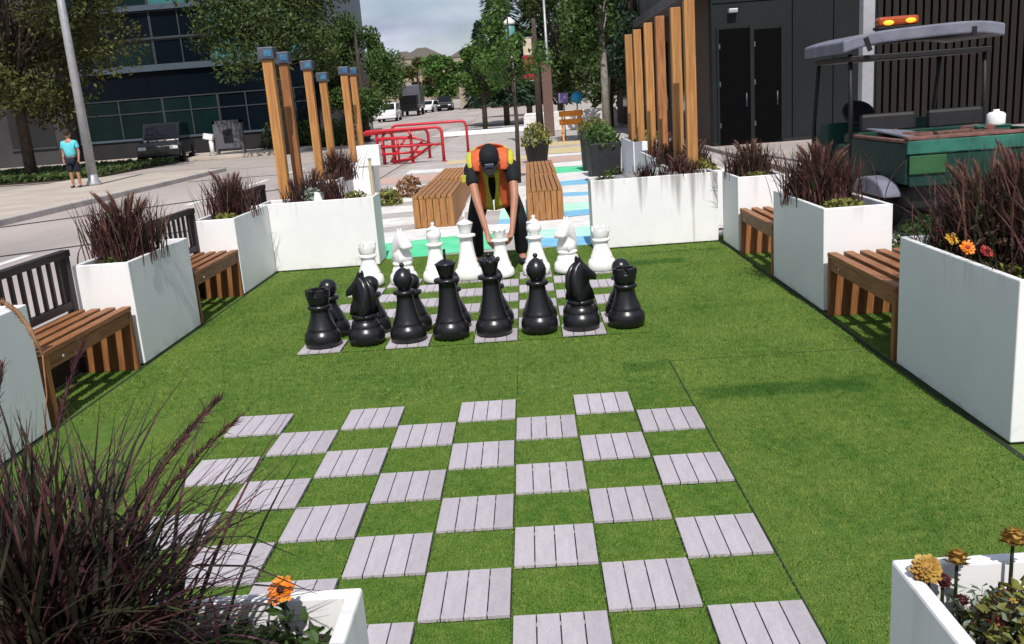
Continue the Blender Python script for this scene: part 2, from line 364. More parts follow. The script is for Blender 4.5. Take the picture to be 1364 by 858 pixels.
mx = N.new('ShaderNodeMix'); mx.data_type = 'RGBA'
L.new(cr.outputs['Color'], mx.inputs['Factor']); L.new(sky.outputs['Color'], mx.inputs['A']); L.new(cc.outputs['Color'], mx.inputs['B'])
L.new(mx.outputs['Result'], bg.inputs['Color']); bg.inputs['Strength'].default_value = .10
sc.view_settings.view_transform = 'Standard'; sc.view_settings.look = 'None'; sc.view_settings.gamma = 1; sc.view_settings.exposure = 0
sc.view_settings.use_curve_mapping = False

# ------------------------------------------------------------------ ground, road, terrain
def hz(y):   # street rises gently, then a hill closes the view
    z = 0.
    if y > 60: z += .016 * (min(y, 300) - 60)
    if y > 230: z += .055 * (min(y, 900) - 230)
    return z
g = MB()
xs = [-900, -300, -120, -60, -30, -12, 0, 12, 30, 60, 120, 300, 900]; ys = [-300, -60, -10, 0, 20, 40, 60, 80, 110, 140, 180, 230, 300, 400, 560, 760, 1000, 1600]
vs = []
for y in ys:
    for x in xs:
        vs.append((x, y, hz(y) - .03 + (rng.uniform(-2, 3) if y > 300 else 0)))
n = len(xs)
g.add(vs, [(j * n + i, j * n + i + 1, (j + 1) * n + i + 1, (j + 1) * n + i) for j in range(len(ys) - 1) for i in range(n - 1)], True, 0)
for k in range(len(g.mi)):
    if ys[k // (n - 1)] >= 140: g.mi[k] = 1
struct('ground', g, ['asphalt', 'sand'])
def strip(name, pts, z, m):   # flat sheet following the street profile
    s = MB()
    vs = []
    for (x0, x1, y) in pts: vs += [(x0, y, hz(y) + z), (x1, y, hz(y) + z)]
    s.add(vs, [(2 * i, 2 * i + 1, 2 * i + 3, 2 * i + 2) for i in range(len(pts) - 1)])
    return struct(name, s, m)
strip('road', [(-9.4, -3.1, -30), (-9.4, -3.1, 20), (-10.4, -3.3, 30), (-12, -3.6, 60), (-15, -4, 110), (-22, -6, 230)], -.012, 'road')
strip('plaza_paving', [(-2.9, 4.9, -6), (-2.9, 4.9, 44)], -.008, 'plaza')
strip('road', [(-60, -3.2, 28.5), (-60, -3.2, 37.5)], -.006, 'asphalt')
# sidewalk with a kerb step beyond the road
s = MB(); s.b2((-14.5, 4, -.028), (-9.55, 27.6, .10)); struct('pavement', s, 'paving', bevel=.02)
s = MB(); s.b2((-9.55, 4, -.028), (-9.4, 27.6, .115)); struct('kerb', s, 'plaza', bevel=.02)
s = MB(); s.b2((-40, 38.2, -.03), (-9.6, 44, .12)); struct('pavement', s, 'paving', bevel=.02)
s = MB(); s.b2((5.0, 7, -.03), (14, 44, .06)); struct('pavement', s, 'asphalt')
# pale crossing stripes far down the street
s = MB()
for k in range(7):
    y = 46 + k * 2.3; s.b2((-4.5, y, -.006), (3.6, y + .9, -.002))
struct('crossing_markings', s, 'paint_white')
s = MB()
for k in range(14): s.b2((-6.55, 8 + k * 4.0, -.010), (-6.4, 10 + k * 4.0, -.007))
struct('lane_markings', s, 'paint_white')
# asphalt repair lines
s = MB()
for (a, b, wd) in [((-9.3, 14.2), (-4, 19.5), .09), ((-9.2, 23.5), (-3.5, 23.9), .07), ((-8.5, 9.0), (-3.3, 12.5), .06)]:
    d = (Vector(b + (0,)) - Vector(a + (0,))).normalized(); q = Vector((-d.y, d.x, 0)) * wd
    A = Vector(a + (-.007,)); B = Vector(b + (-.007,)); s.add([A - q, B - q, B + q, A + q], [(0, 1, 2, 3)])
struct('tar_seams', s, 'conc')
# painted street mural (bands across the plaza)
mur = [(7.5, 8.25, 'paint_blue', .25, 1.35), (7.55, 8.75, 'paint_green', -1.75, .05), (8.25, 9.0, 'paint_mint', .2, 1.5), (8.75, 9.7, 'paint_white', -2.0, .3),
       (9.0, 9.9, 'paint_white', .5, 1.6), (9.95, 10.5, 'paint_blue', .9, 1.7), (10.5, 11.4, 'paint_mint', .9, 1.7), (11.4, 12.4, 'paint_white', .9, 1.8),
       (12.4, 13.1, 'paint_blue', .9, 1.8), (13.1, 14.4, 'paint_white', .9, 1.9), (14.4, 15.3, 'paint_blue', .9, 1.9), (15.3, 17.0, 'paint_white', .6, 2.0), (17.0, 18.8, 'paint_green', .9, 2.1),
       (18.9, 20.4, 'paint_white', .9, 2.3), (20.6, 22.4, 'paint_pink', -.6, 2.3), (22.6, 23.6, 'paint_white', .6, 2.5), (24, 26.8, 'paint_sand', .9, 2.8), (28, 31.5, 'paint_sand', .8, 3.2), (9.3, 10.3, 'paint_blue', .0, .40), (10.3, 11.3, 'paint_mint', .0, .40), (11.3, 14.8, 'paint_white', -.58, .40),
       (10.2, 11.1, 'paint_white', -2.8, -1.12), (11.7, 12.7, 'paint_white', -2.3, -1.12), (13.4, 14.5, 'paint_white', -2.2, -1.12), (15.4, 16.8, 'paint_white', -2.4, .3), (17.6, 19.5, 'paint_pink', -3, .4), (20, 21.3, 'paint_white', -2.6, -.7), (22.6, 24.2, 'paint_sand', -1.8, .5)]
for (y0, y1, m, x0, x1) in mur:
    s = MB(); k = 8
    vs = []
    for i in range(k + 1):
        x = x0 + (x1 - x0) * i / k
        vs += [(x, y0 + .13 * math.sin(x * 2.6 + y0), -.004 + .0006 * (y0 % 1)), (x, y1 + .13 * math.sin(x * 2.6 + y1), -.004 + .0006 * (y0 % 1))]
    s.add(vs, [(2 * i, 2 * i + 2, 2 * i + 3, 2 * i + 1) for i in range(k)])
    struct('street_mural', s, m)

# ------------------------------------------------------------------ artificial turf
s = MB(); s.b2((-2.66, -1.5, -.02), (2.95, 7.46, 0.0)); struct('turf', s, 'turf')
s = MB(); s.b2((1.203, -.9, .0), (1.209, 2.95, .004)); s.b2((-1.21, -.9, 0), (-1.204, 2.6, .003)); s.b2((1.21, 2.955, 0), (2.4, 2.959, .002)); s.b2((.3, 2.5, 0), (.304, 3.6, .002)); s.b2((2.372, .6, 0), (2.398, 7.05, .003)); s.b2((-2.25, 1.2, 0), (-2.235, 7.05, .003)); struct('turf_seam_and_shade', s, 'seam')  # turf seams; the dark strip by the right planters stands in for their shadow
# pile fibres of the turf
def turf_fibres(n, x0, x1, y0, y1, hgt, wd, seed, boards):
    import numpy as np
    g_ = np.random.default_rng(seed)
    x = g_.uniform(x0, x1, n); y = y0 + (y1 - y0) * g_.random(n)
    keep = np.ones(n, bool); z = np.zeros(n)
    for (by, par) in ((0.0, 1), (3.65, 0)):
        inside = (np.abs(x) < 1.2) & (y > by) & (y < by + 2.4)
        c = np.floor((x + 1.2) / .3).astype(int); j = np.floor((y - by) / .3).astype(int)
        keep &= ~(inside & ((c + j) % 2 == par)); z[inside] = .009
    for (sx0, sx1, sy0, sy1) in ((1.198, 1.214, -.9, 2.95), (2.368, 2.41, .6, 7.1), (-2.27, -2.22, 1.2, 7.1), (1.2, 2.4, 2.952, 2.962)):
        keep &= ~((x > sx0) & (x < sx1) & (y > sy0) & (y < sy1))
    x, y, z = x[keep], y[keep], z[keep]; m = len(x)
    a = g_.uniform(0, 2 * np.pi, m); ln = g_.uniform(.3, 1.1, m) * hgt
    sw = .5 * np.sin(x * 2.1 + .7 * y) + .4 * np.sin(y * 1.7)
    lx = g_.normal(0, .5, m) + .35 * sw; ly = g_.normal(.25, .5, m)
    bx, by_ = np.cos(a) * wd, np.sin(a) * wd
    v = np.empty((m, 3, 3), np.float32)
    v[:, 0] = np.stack([x - bx, y - by_, z], 1); v[:, 1] = np.stack([x + bx, y + by_, z], 1); v[:, 2] = np.stack([x + lx * ln, y + ly * ln, z + ln], 1)
    me = bpy.data.meshes.new('turf_fibres'); me.vertices.add(m * 3); me.vertices.foreach_set('co', v.ravel())
    me.loops.add(m * 3); me.loops.foreach_set('vertex_index', np.arange(m * 3, dtype=np.int32)); me.polygons.add(m)
    me.polygons.foreach_set('loop_start', np.arange(0, m * 3, 3, dtype=np.int32)); me.update(calc_edges=True)
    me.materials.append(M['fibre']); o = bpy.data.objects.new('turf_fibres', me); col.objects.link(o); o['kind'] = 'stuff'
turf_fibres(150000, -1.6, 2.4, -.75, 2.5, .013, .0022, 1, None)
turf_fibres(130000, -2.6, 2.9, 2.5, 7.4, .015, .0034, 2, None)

# ------------------------------------------------------------------ chess boards
def board(y0, par, label):
    t = thing('chess_board', label, 'chess board', (0, y0, 0))
    g = MB()
    for j in range(8):
        for c in range(8):
            x = -1.2 + .3 * c; y = .3 * j
            if (c + j) % 2 != par:
                g.b2((x + .003, y + .003, .001), (x + .297, y + .297, .010))
    g.build('turf_square', 'turf_sq', t, bevel=.004)
    tm = MB()
    for k in range(4):
        tm.b2((-.145 + k * .0735, -.145, .004), (-.145 + k * .0735 + 0.0692, .145, .016))
    tm.b2((-.143, -.12, .001), (.145, -.10, .0035)); tm.b2((-.143, .10, .001), (.145, .12, .0035))
    tm.b2((-.1485, -.1485, .0), (.1485, .1485, .0008), mi=1)
    first = None
    for j in range(8):
        for c in range(8):
            if (c + j) % 2 == par:
                loc = (-1.05 + .3 * c, .15 + .3 * j, .001)
                if first is None:
                    first = tm.build('deck_tile', ['tile', 'seam'], t, bevel=.002, segs=1, loc=loc)
                else:
                    o = first.copy(); col.objects.link(o); o.parent = t; o.location = (loc[0] + rng.uniform(-.0015, .0015), loc[1] + rng.uniform(-.0015, .0015), loc[2] + rng.uniform(0, .002)); o.rotation_euler = (rng.uniform(-.006, .006), rng.uniform(-.006, .006), rng.uniform(-.006, .006))
    return t
board(0.0, 1, 'empty chess board of grey slatted tiles and turf squares')
board(3.65, 0, 'chess board of pale tiles and turf under the standing chess pieces')

# ------------------------------------------------------------------ chess pieces
BASE = [(.001, 0), (.108, 0), (.122, .012), (.127, .038), (.126, .068), (.118, .092), (.104, .108), (.100, .114), (.102, .122), (.096, .134), (.088, .155)]
def body_prof(h, neck, collar):
    p = list(BASE)
    top = h
    for k in range(1, 7):
        t = k / 6; p.append((.088 + (neck - .088) * (1 - (1 - t) ** 1.7), .155 + (top - .03 - .155) * t))
    p += [(neck * 1.05, top - .028), (collar, top - .020), (collar * 1.04, top - .010), (collar, top), (neck * 1.05, top + .006), (.001, top + .008)]
    return p
def piece(kind, colr, label, loc, rz, group, first={}):
    key = (kind, colr)
    if key in first:
        return copy_thing(first[key], loc, label, rz)
    t = thing({'pawn': 'chess_pawn', 'rook': 'chess_rook', 'knight': 'chess_knight', 'bishop': 'chess_bishop', 'queen': 'chess_queen', 'king': 'chess_king'}[kind], label, 'chess piece', loc, rz, group)
    m = 'black' if colr == 'b' else 'ivory'
    S = 28
    if kind == 'pawn':
        h = .285; MB().lathe(body_prof(h, .052, .072), S).build('body', m, t)
        MB().ball((0, 0, h + .062), .066, 22, 12).build('head', m, t)
    elif kind == 'rook':
        h = .285; MB().lathe(body_prof(h, .064, .078), S).build('body', m, t)
        q = MB().lathe([(.001, h), (.066, h + .006), (.074, h + .03), (.082, h + .07), (.082, h + .075), (.060, h + .075), (.058, h + .05), (.001, h + .05)], S)
        for k in range(6):
            a0 = k * math.pi / 3; n = 5; vs = []
            for i in range(n):
                a = a0 + .72 * i / (n - 1)
                for rr in (.059, .083):
                    for z in (h + .074, h + .112): vs.append((rr * math.cos(a), rr * math.sin(a), z))
            fs = []
            for i in range(n - 1):
                b = 4 * i; e = b + 4; fs += [(b, b + 1, e + 1, e), (b + 2, e + 2, e + 3, b + 3), (b + 1, b + 3, e + 3, e + 1), (b, e, e + 2, b + 2)]
            fs += [(0, 2, 3, 1), (4 * n - 4, 4 * n - 3, 4 * n - 1, 4 * n - 2)]
            q.add(vs, fs)
        q.build('battlement', m, t)
    elif kind == 'knight':
        h = .20; MB().lathe(body_prof(h, .074, .088), S).build('body', m, t)
        out = [(.070, .0), (.066, .05), (.040, .10), (.050, .135), (.092, .125), (.118, .118), (.128, .145), (.118, .170), (.075, .205), (.045, .235), (.020, .262), (.004, .285), (-.014, .258), (-.050, .235), (-.082, .185), (-.092, .12), (-.082, .05), (-.072, 0)]
        q = MB(); n = len(out)
        cx = sum(a for a, b in out) / n; cz = sum(b for a, b in out) / n
        lay = [(.60, -.052), (.88, -.042), (1., -.018), (1., .018), (.88, .042), (.60, .052)]
        vs = []
        for (k, y) in lay:
            for (a, b) in out: vs.append((cx + (a - cx) * (k * .35 + .65 if b > .02 else 1), y * (1.4 - .9 * b / .3), h + .004 + cz + (b - cz) * (k * .35 + .65 if b > .02 else 1)))
        fs = [tuple(range(n - 1, -1, -1)), tuple((len(lay) - 1) * n + i for i in range(n))]
        for l in range(len(lay) - 1): fs += [(l * n + i, l * n + (i + 1) % n, (l + 1) * n + (i + 1) % n, (l + 1) * n + i) for i in range(n)]
        q.add(vs, fs, True)
        for sy in (-1, 1): q.ball((-.005, sy * .016, h + .275), .014, 8, 6, (1, .7, 2.2)); q.ball((.052, sy * .030, h + .175), .010, 8, 6)
        o = q.build('horse_head', m, t)
        mane = MB().tube([(-.02, 0, h + .262), (-.062, 0, h + .23), (-.098, 0, h + .18), (-.106, 0, h + .11), (-.092, 0, h + .04)], [.012, .018, .02, .018, .01], 8).build('mane', m, t)
    elif kind == 'bishop':
        h = .35; MB().lathe(body_prof(h, .056, .076), S).build('body', m, t)
        q = MB().lathe([(.001, h + .005), (.040, h + .008), (.044, h + .02), (.064, h + .050), (.070, h + .078), (.062, h + .108), (.042, h + .137), (.018, h + .155), (.010, h + .160), (.016, h + .170), (.018, h + .180), (.010, h + .19), (.001, h + .192)], S)
        q.build('mitre', m, t)
        MB().box((.028, -.036, h + .10), (.012, .05, .085), ry=.6).build('mitre_slot', m, t)
    elif kind == 'queen':
        h = .41; MB().lathe(body_prof(h, .056, .084), S).build('body', m, t)
        q = MB().lathe([(.001, h + .005), (.044, h + .008), (.050, h + .03), (.064, h + .085), (.074, h + .105), (.062, h + .108), (.045, h + .118), (.020, h + .128), (.001, h + .13)], S)
        for k in range(9):
            a = 2 * math.pi * k / 9; q.ball((.066 * math.cos(a), .066 * math.sin(a), h + .108), .014, 8, 6)
        q.ball((0, 0, h + .14), .018, 12, 8); q.build('crown', m, t)
    elif kind == 'king':
        h = .41; MB().lathe(body_prof(h, .058, .086), S).build('body', m, t)
        MB().lathe([(.001, h + .005), (.046, h + .008), (.052, h + .03), (.070, h + .095), (.076, h + .102), (.064, h + .108), (.036, h + .125), (.020, h + .132), (.001, h + .134)], S).build('crown', m, t)
        MB().box((0, 0, h + .165), (.018, .018, .075)).box((0, 0, h + .172), (.054, .016, .018)).build('cross', m, t, bevel=.003)
    first[key] = t
    return t
order = ['rook', 'knight', 'bishop', 'king', 'queen', 'bishop', 'knight', 'rook']
blab = ['black rook at the left end of the nearest black row', 'black knight between the left black rook and bishop', 'black bishop standing beside the black king', 'black king with a cross on its crown',
        'black queen with a beaded coronet, before the bending man', 'black bishop standing beside the black queen', 'black knight between the right black rook and bishop', 'black rook at the right end of the nearest black row']
for c, k in enumerate(order):
    piece(k, 'b', blab[c], (-1.05 + .3 * c + rng.uniform(-.012, .012), 3.815 + rng.uniform(-.012, .012), .019), (math.pi / 2 + .9 * (1 if c < 4 else -1) if k == 'knight' else math.pi / 2 + rng.uniform(-.3, .3)), 'black chess pieces')
plab = ['black pawn behind the left black rook', 'black pawn behind the left black knight', 'black pawn behind the bishop next to the black king', 'black pawn hidden behind the black king',
        'black pawn hidden behind the black queen', 'black pawn behind the bishop next to the black queen', 'black pawn behind the right black knight', 'black pawn behind the right black rook']
for c in range(8):
    piece('pawn', 'b', plab[c], (-1.05 + .3 * c + rng.uniform(-.012, .012), 4.11 + rng.uniform(-.012, .012), .019), 0, 'black chess pawns')
wlab = ['white rook at the left end of the white row', 'white knight beside the left white rook', 'white bishop beside the white king', 'white king with a cross, next to the man', 'white queen being set down between the hands of the man',
        'white bishop right of the bending man', 'white knight beside the right white rook', 'white rook at the right end of the white row']
for c, k in enumerate(order):
    o = piece(k, 'w', wlab[c], (-1.05 + .3 * c + rng.uniform(-.012, .012), 5.885 + rng.uniform(-.012, .012), .019), (-math.pi / 2 + .7 * (1 if c < 4 else -1) if k == 'knight' else -math.pi / 2 + rng.uniform(-.3, .3)), 'white chess pieces')
    if k == 'queen': o.scale = (.92, .92, .84); o.location.x = .145

# ------------------------------------------------------------------ planters, benches
def planter(x0, x1, y0, y1, h, label, m='planter_white', wall=.028, soil=.06, group='white planter boxes', name='planter_box'):
    cx, cy = (x0 + x1) / 2, (y0 + y1) / 2
    t = thing(name, label, 'planter', (cx, cy, 0), 0, group)
    a, b = (x1 - x0) / 2, (y1 - y0) / 2
    vs = []
    for (p, q, z) in [(a, b, .012), (a, b, h), (a - wall, b - wall, h), (a - wall, b - wall, h - soil - .03)]:
        vs += [(-p, -q, z), (p, -q, z), (p, q, z), (-p, q, z)]
    fs = [(3, 2, 1, 0)]
    for l in range(3): fs += [(l * 4 + i, l * 4 + (i + 1) % 4, l * 4 + 4 + (i + 1) % 4, l * 4 + 4 + i) for i in range(4)]
    fs.append((12, 13, 14, 15))
    MB().add(vs, fs).build('box', m, t, bevel=.006)
    MB().b2((-a + .03, -b + .03, 0), (a - .03, b - .03, .0118)).build('foot', 'rubber', t)
    s = MB(); nx, ny = 10, 10; vv = []
    A, B = a - wall - .001, b - wall - .001
    for j in range(ny + 1):
        for i in range(nx + 1): vv.append((-A + 2 * A * i / nx, -B + 2 * B * j / ny, h - soil + rng.uniform(-.012, .012)))
    s.add(vv, [(j * (nx + 1) + i, j * (nx + 1) + i + 1, (j + 1) * (nx + 1) + i + 1, (j + 1) * (nx + 1) + i) for j in range(ny) for i in range(nx)], True)
    s.build('soil', 'soil', t)
    return t
PH = .715
planter(2.40, 2.90, 1.40, 2.60, PH, 'white planter nearest on the right, packed with dark purple grass and red flowers')
planter(2.40, 2.86, 3.86, 5.12, PH, 'white planter between the two right benches, holding a purple grass tuft')
planter(2.40, 2.84, 6.36, 7.04, PH, 'white planter at the far right corner of the turf')
planter(1.07, 2.36, 7.07, 7.52, PH, 'white planter with dirt streaks closing the far edge on the right', 'white_worn')
planter(-2.36, -1.16, 7.07, 7.52, PH, 'white planter closing the far edge of the turf on the left')
planter(-2.64, -2.25, 5.95, 7.05, PH, 'white planter at the far left corner of the turf')
planter(-2.63, -2.25, 3.68, 4.78, PH, 'white planter between the two left benches, holding a purple grass tuft')
planter(-2.66, -2.25, 1.25, 2.42, PH, 'white planter cut by the left edge of the photo beside the nearest left bench')
planter(-1.15, .085, -1.25, -.70, PH, 'white planter in the foreground under the big purple grass', soil=.07)
planter(1.055, 2.3, -1.25, -.715, PH, 'white planter in the right foreground with wilted amber flowers', soil=.10)
# further planters carrying the posts
planter(2.10, 2.62, 7.86, 9.45, .66, 'white planter under the two nearest right posts')
planter(2.10, 2.62, 9.8, 11.5, .70, 'white planter under the middle pair of right posts')
planter(2.10, 2.72, 12.1, 13.9, .80, 'white planter under the farthest right posts')
planter(-2.54, -2.04, 7.75, 8.95, .62, 'white planter under the nearest pair of left posts')
planter(-2.95, -2.37, 11.3, 12.4, .62, 'white planter under the middle pair of left posts')
planter(-2.90, -2.37, 13.95, 15.1, .70, 'white planter under the farthest pair of left posts')

def bench(loc, label, side, back, length=1.13):
    # length along y, front edge at local x=0, body extends to x = side*depth
    d = .38 if side < 0 else .50
    t = thing('slat_bench', label, 'bench', loc, 0, 'wooden slat benches beside the turf')
    X = lambda v: side * v
    H = .43
    n = 5 if side > 0 else 4; pit_ = (d - .07) / (n - 1)
    s = MB()
    for k in range(n):
        s.b2((X(.004 + k * pit_), -.004, H - .032), (X(.004 + k * pit_ + .062), length + .004, H))
    s.build('seat', 'cedar', t, bevel=.004)
    for y in (.0, length - .045):
        MB().b2((X(.006), y, .0), (X(d - .003), y + .045, H - .034)).build('end_panel', 'cedar_v', t, bevel=.004)
    MB().b2((X(.010), .046, H - .115), (X(.034), length - .046, H - .034)).build('apron', 'cedar', t, bevel=.003)
    MB().b2((X(d - .034), .046, H - .115), (X(d - .010), length - .046, H - .034)).build('apron', 'cedar', t, bevel=.003)
    MB().b2((X(.05), length * .5 - .03, H - .075), (X(d - .05), length * .5 + .03, H - .034)).build('brace', 'cedar', t, bevel=.003)
    MB().lathe([(.001, 0), (.012, 0), (.012, .004), (.008, .007), (.001, .008)], 12, (X(.009), length - .22 if side > 0 else .2, H - .078), Matrix.Rotation(-side * math.pi / 2, 3, 'Y')).build('bolt', 'steel', t)
    if back:
        b = MB(); b.b2((X(d - .03), .0, .01), (X(d + .02), .05, .83)); b.b2((X(d - .03), length - .06, .01), (X(d + .02), length, .83)); b.b2((X(d - .035), -.01, .79), (X(d + .025), length + .01, .835)); b.b2((X(d - .025), .05, .45), (X(d + .015), length - .06, .50))
        fr = b.build('back_frame', 'dark_wood', t, bevel=.004)
        b = MB()
        for k in range(9):
            y = .11 + (length - .25) * k / 8; b.b2((X(d - .015), y, .50), (X(d + .005), y + .032, .79))
        b.build('back_bars', 'dark_wood', t, bevel=.003)
        MB().b2((X(d + .004), .055, .01), (X(d + .024), length - .065, .36)).build('back_board', 'dark_wood', t, bevel=.003)
    return t
bench((2.40, 2.66, .0), 'wooden slat bench nearest on the right, between two white planters', 1, False)
bench((2.40, 5.18, .0), 'wooden slat bench farther on the right, by the far corner planter', 1, False)
bench((-2.25, 2.49, .0), 'wooden bench nearest on the left, with a dark barred back', -1, True)
bench((-2.25, 4.82, .0), 'wooden bench farther on the left, with a dark barred back', -1, True)
bench((-2.25, 7.25, .0), 'dark barred bench back showing above the far left planter', -1, True, 1.02)

def block_bench(x0, x1, y0, y1, label):
    t = thing('block_bench', label, 'bench', ((x0 + x1) / 2, y0, 0), 0, 'wooden block benches on the painted street')
    a = (x1 - x0) / 2; Ln = y1 - y0; H = .42
    s = MB(); n = 7; wd = 2 * a / n
    for k in range(n): s.b2((-a + k * wd + .006, .0, H - .04), (-a + (k + 1) * wd - .006, Ln, H))
    s.build('seat', 'block_wood', t, bevel=.004)
    s = MB(); n = 6; wd = 2 * a / n
    for k in range(n): s.b2((-a + k * wd + .004, .0, .0), (-a + (k + 1) * wd - .004, .03, H - .043))
    s.build('end_panel', 'block_wood', t, bevel=.004)
    s = MB()
    for k in range(n): s.b2((-a + k * wd + .004, Ln - .03, .0), (-a + (k + 1) * wd - .004, Ln, H - .043))
    s.build('end_panel', 'block_wood', t, bevel=.004)
    for sx in (-1, 1):
        s = MB(); m = int(Ln / .11)
        for k in range(m): s.b2((sx * a, .034 + k * (Ln - .07) / m, .0), (sx * (a - .028), .034 + (k + .88) * (Ln - .07) / m, H - .043))
        s.build('side_panel', 'block_wood', t, bevel=.003)
    return t
block_bench(-1.12, -.58, 9.8, 12.2, 'long wooden block bench left of the bending man')
block_bench(.40, .88, 9.7, 12.2, 'long wooden block bench right of the bending man')
block_bench(-1.12, -.62, 12.5, 14.9, 'wooden block bench behind the left block bench')
block_bench(.41, .90, 12.5, 15.0, 'wooden block bench behind the right block bench, before the black pot')

# ------------------------------------------------------------------ posts
def post(x, y, z0, z1, label, group, capped=False, w_=.15, m='post'):
    t = thing('wooden_post', label, 'post', (x, y, z0), 0, group)
    MB().b2((-w_ / 2, -w_ / 2, 0), (w_ / 2, w_ / 2, z1 - z0)).build('shaft', m, t, bevel=.006)
    MB().b2((-w_ / 2 - .02, -w_ / 2 - .02, -.02), (w_ / 2 + .02, w_ / 2 + .02, .0)).build('base_plate', 'cap', t)
    if capped:
        h = z1 - z0
        c = MB().b2((-w_ / 2 - .03, -w_ / 2 - .03, h), (w_ / 2 + .03, w_ / 2 + .03, h + .13)).build('cap', 'cap', t, bevel=.01)
        MB().b2((-.012, -w_ / 2 - .036, h + .03), (w_ / 2 + .01, -w_ / 2 - .0302, h + .10)).build('lens', 'bluelens', c)
    return t
gl = 'capped wooden posts on the left'
post(-2.30, 8.00, .55, 2.19, 'capped wooden post nearest on the left', gl, True, .11)
post(-2.29, 8.62, .55, 2.17, 'darker capped post just behind the nearest left post', gl, True, .10, 'cedar_v')
post(-2.70, 11.60, .55, 2.22, 'front post of the middle capped pair on the left', gl, True, .115)
post(-2.60, 12.10, .55, 2.06, 'rear shorter post of the middle capped pair on the left', gl, True, .11)
post(-2.66, 14.20, .63, 2.22, 'front post of the farthest capped pair on the left', gl, True, .12)
post(-2.62, 14.85, .63, 2.22, 'rear post of the farthest capped pair on the left', gl, True, .11)
gr = 'tall wooden posts on the right'
for i, (x, y, lb) in enumerate([(2.31, 8.20, 'tall wooden post nearest on the right'), (2.29, 8.98, 'second tall wooden post from the right'), (2.27, 10.1, 'dark orange wooden post, third from the right'), (2.26, 11.15, 'wooden post on the right, fourth from the nearest'), (2.26, 12.4, 'fifth wooden post in the right row'), (2.25, 13.5, 'farthest wooden post in the right row')]):
    post(x, y, [.59, .59, .63, .63, .73, .73][i], 2.48, lb, gr, False, .115, 'cedar_v' if i in (2,) else 'post')

# ------------------------------------------------------------------ plants
def ribbon(mb, pts, widths, side, mi=0):
    vs = []
    for p, w_ in zip(pts, widths): vs += [p - side * w_, p + side * w_]
    mb.add(vs, [(2 * i, 2 * i + 1, 2 * i + 3, 2 * i + 2) for i in range(len(pts) - 1)], True, mi)
def grass_mesh(mb, n, hgt, spread, rg, wd=.004, droop=.5, base=.06, seg=6, mis=(0, 1), hmin=.5, upright=0.):
    for _ in range(n):
        a = rg.uniform(0, 2 * math.pi); h = hgt * rg.uniform(hmin, 1.0); out = spread * rg.uniform(.1, 1.0) ** (1 - .3 * upright)
        d = Vector((math.cos(a), math.sin(a), 0)); p0 = Vector((rg.gauss(0, base), rg.gauss(0, base), 0))
        sidev = Vector((-d.y, d.x, 0)); tw = rg.uniform(-.9, .9)
        side = (sidev * math.cos(tw) + Vector((0, 0, 1)) * math.sin(tw) * .4 + d * math.sin(tw)).normalized()
        dr = droop * rg.uniform(.2, 1.1) * out / max(spread, .01)
        pts = []; ws = []
        for i in range(seg + 1):
            t = i / seg
            pts.append(p0 + d * out * (t ** 1.6) + Vector((0, 0, h * (t - dr * t ** 3.0))) + sidev * .03 * math.sin(3 * t + a * 5) * t)
            ws.append(wd * (1 - t ** 2.2) * (.5 + .5 * min(1, t * 5)) + .0004)
        ribbon(mb, pts, ws, side, rg.choice(mis))
def leaves(mb, n, R3, rg, size, mi=(0,), zmin=0):
    for _ in range(n):
        while True:
            p = Vector((rg.uniform(-1, 1), rg.uniform(-1, 1), rg.uniform(zmin, 1)))
            if p.length < 1: break
        p = Vector((p.x * R3[0], p.y * R3[1], p.z * R3[2]))
        q = Vector((rg.gauss(0, 1), rg.gauss(0, 1), rg.gauss(.3, 1))).normalized()
        u = q.orthogonal().normalized(); v = q.cross(u); a = rg.uniform(0, 6.28); u, v = u * math.cos(a) + v * math.sin(a), v * math.cos(a) - u * math.sin(a)
        s_ = size * rg.uniform(.6, 1.3)
        mb.add([p - u * s_, p + v * s_ * .45 + q * s_ * .1, p + u * s_, p - v * s_ * .45 + q * s_ * .1], [(0, 1, 2, 3)], False, rg.choice(mi))
def flower_head(r, rg, mc, mcen, petals=14, cup=.5):
    mb = MB()
    for ring, (rr, zz, n) in enumerate(([(r, 0, petals), (r * .72, r * .14, petals - 2), (r * .45, r * .24, petals - 5)] if petals < 20 else [(r, -r * .35, 18), (r, 0, 18), (r * .9, r * .3, 16), (r * .65, r * .55, 12), (r * .4, r * .75, 8)])):
        for k in range(n):
            a = 2 * math.pi * (k + .5 * ring) / n + rg.uniform(-.1, .1); d = Vector((math.cos(a), math.sin(a), 0)); s_ = Vector((-d.y, d.x, 0))
            tip = d * rr * rg.uniform(.85, 1.1) + Vector((0, 0, zz + rr * cup * rg.uniform(.2, .7))); mid = d * rr * .55 + Vector((0, 0, zz + rr * cup * .25))
            mb.add([Vector((0, 0, zz * .6)), mid - s_ * rr * .22, tip - s_ * rr * .12, tip + s_ * rr * .12, mid + s_ * rr * .22], [(0, 1, 2), (0, 2, 3), (0, 3, 4)], False, 0)
    if petals >= 20: mb.ball((0, 0, r * .2), r * .62, 10, 8, (1, 1, .9), mi=0)
    mb.ball((0, 0, r * (.28 if petals < 20 else .62)), r * (.30 if petals < 20 else .22), 8, 6, (1, 1, .6), mi=1)
    return mb
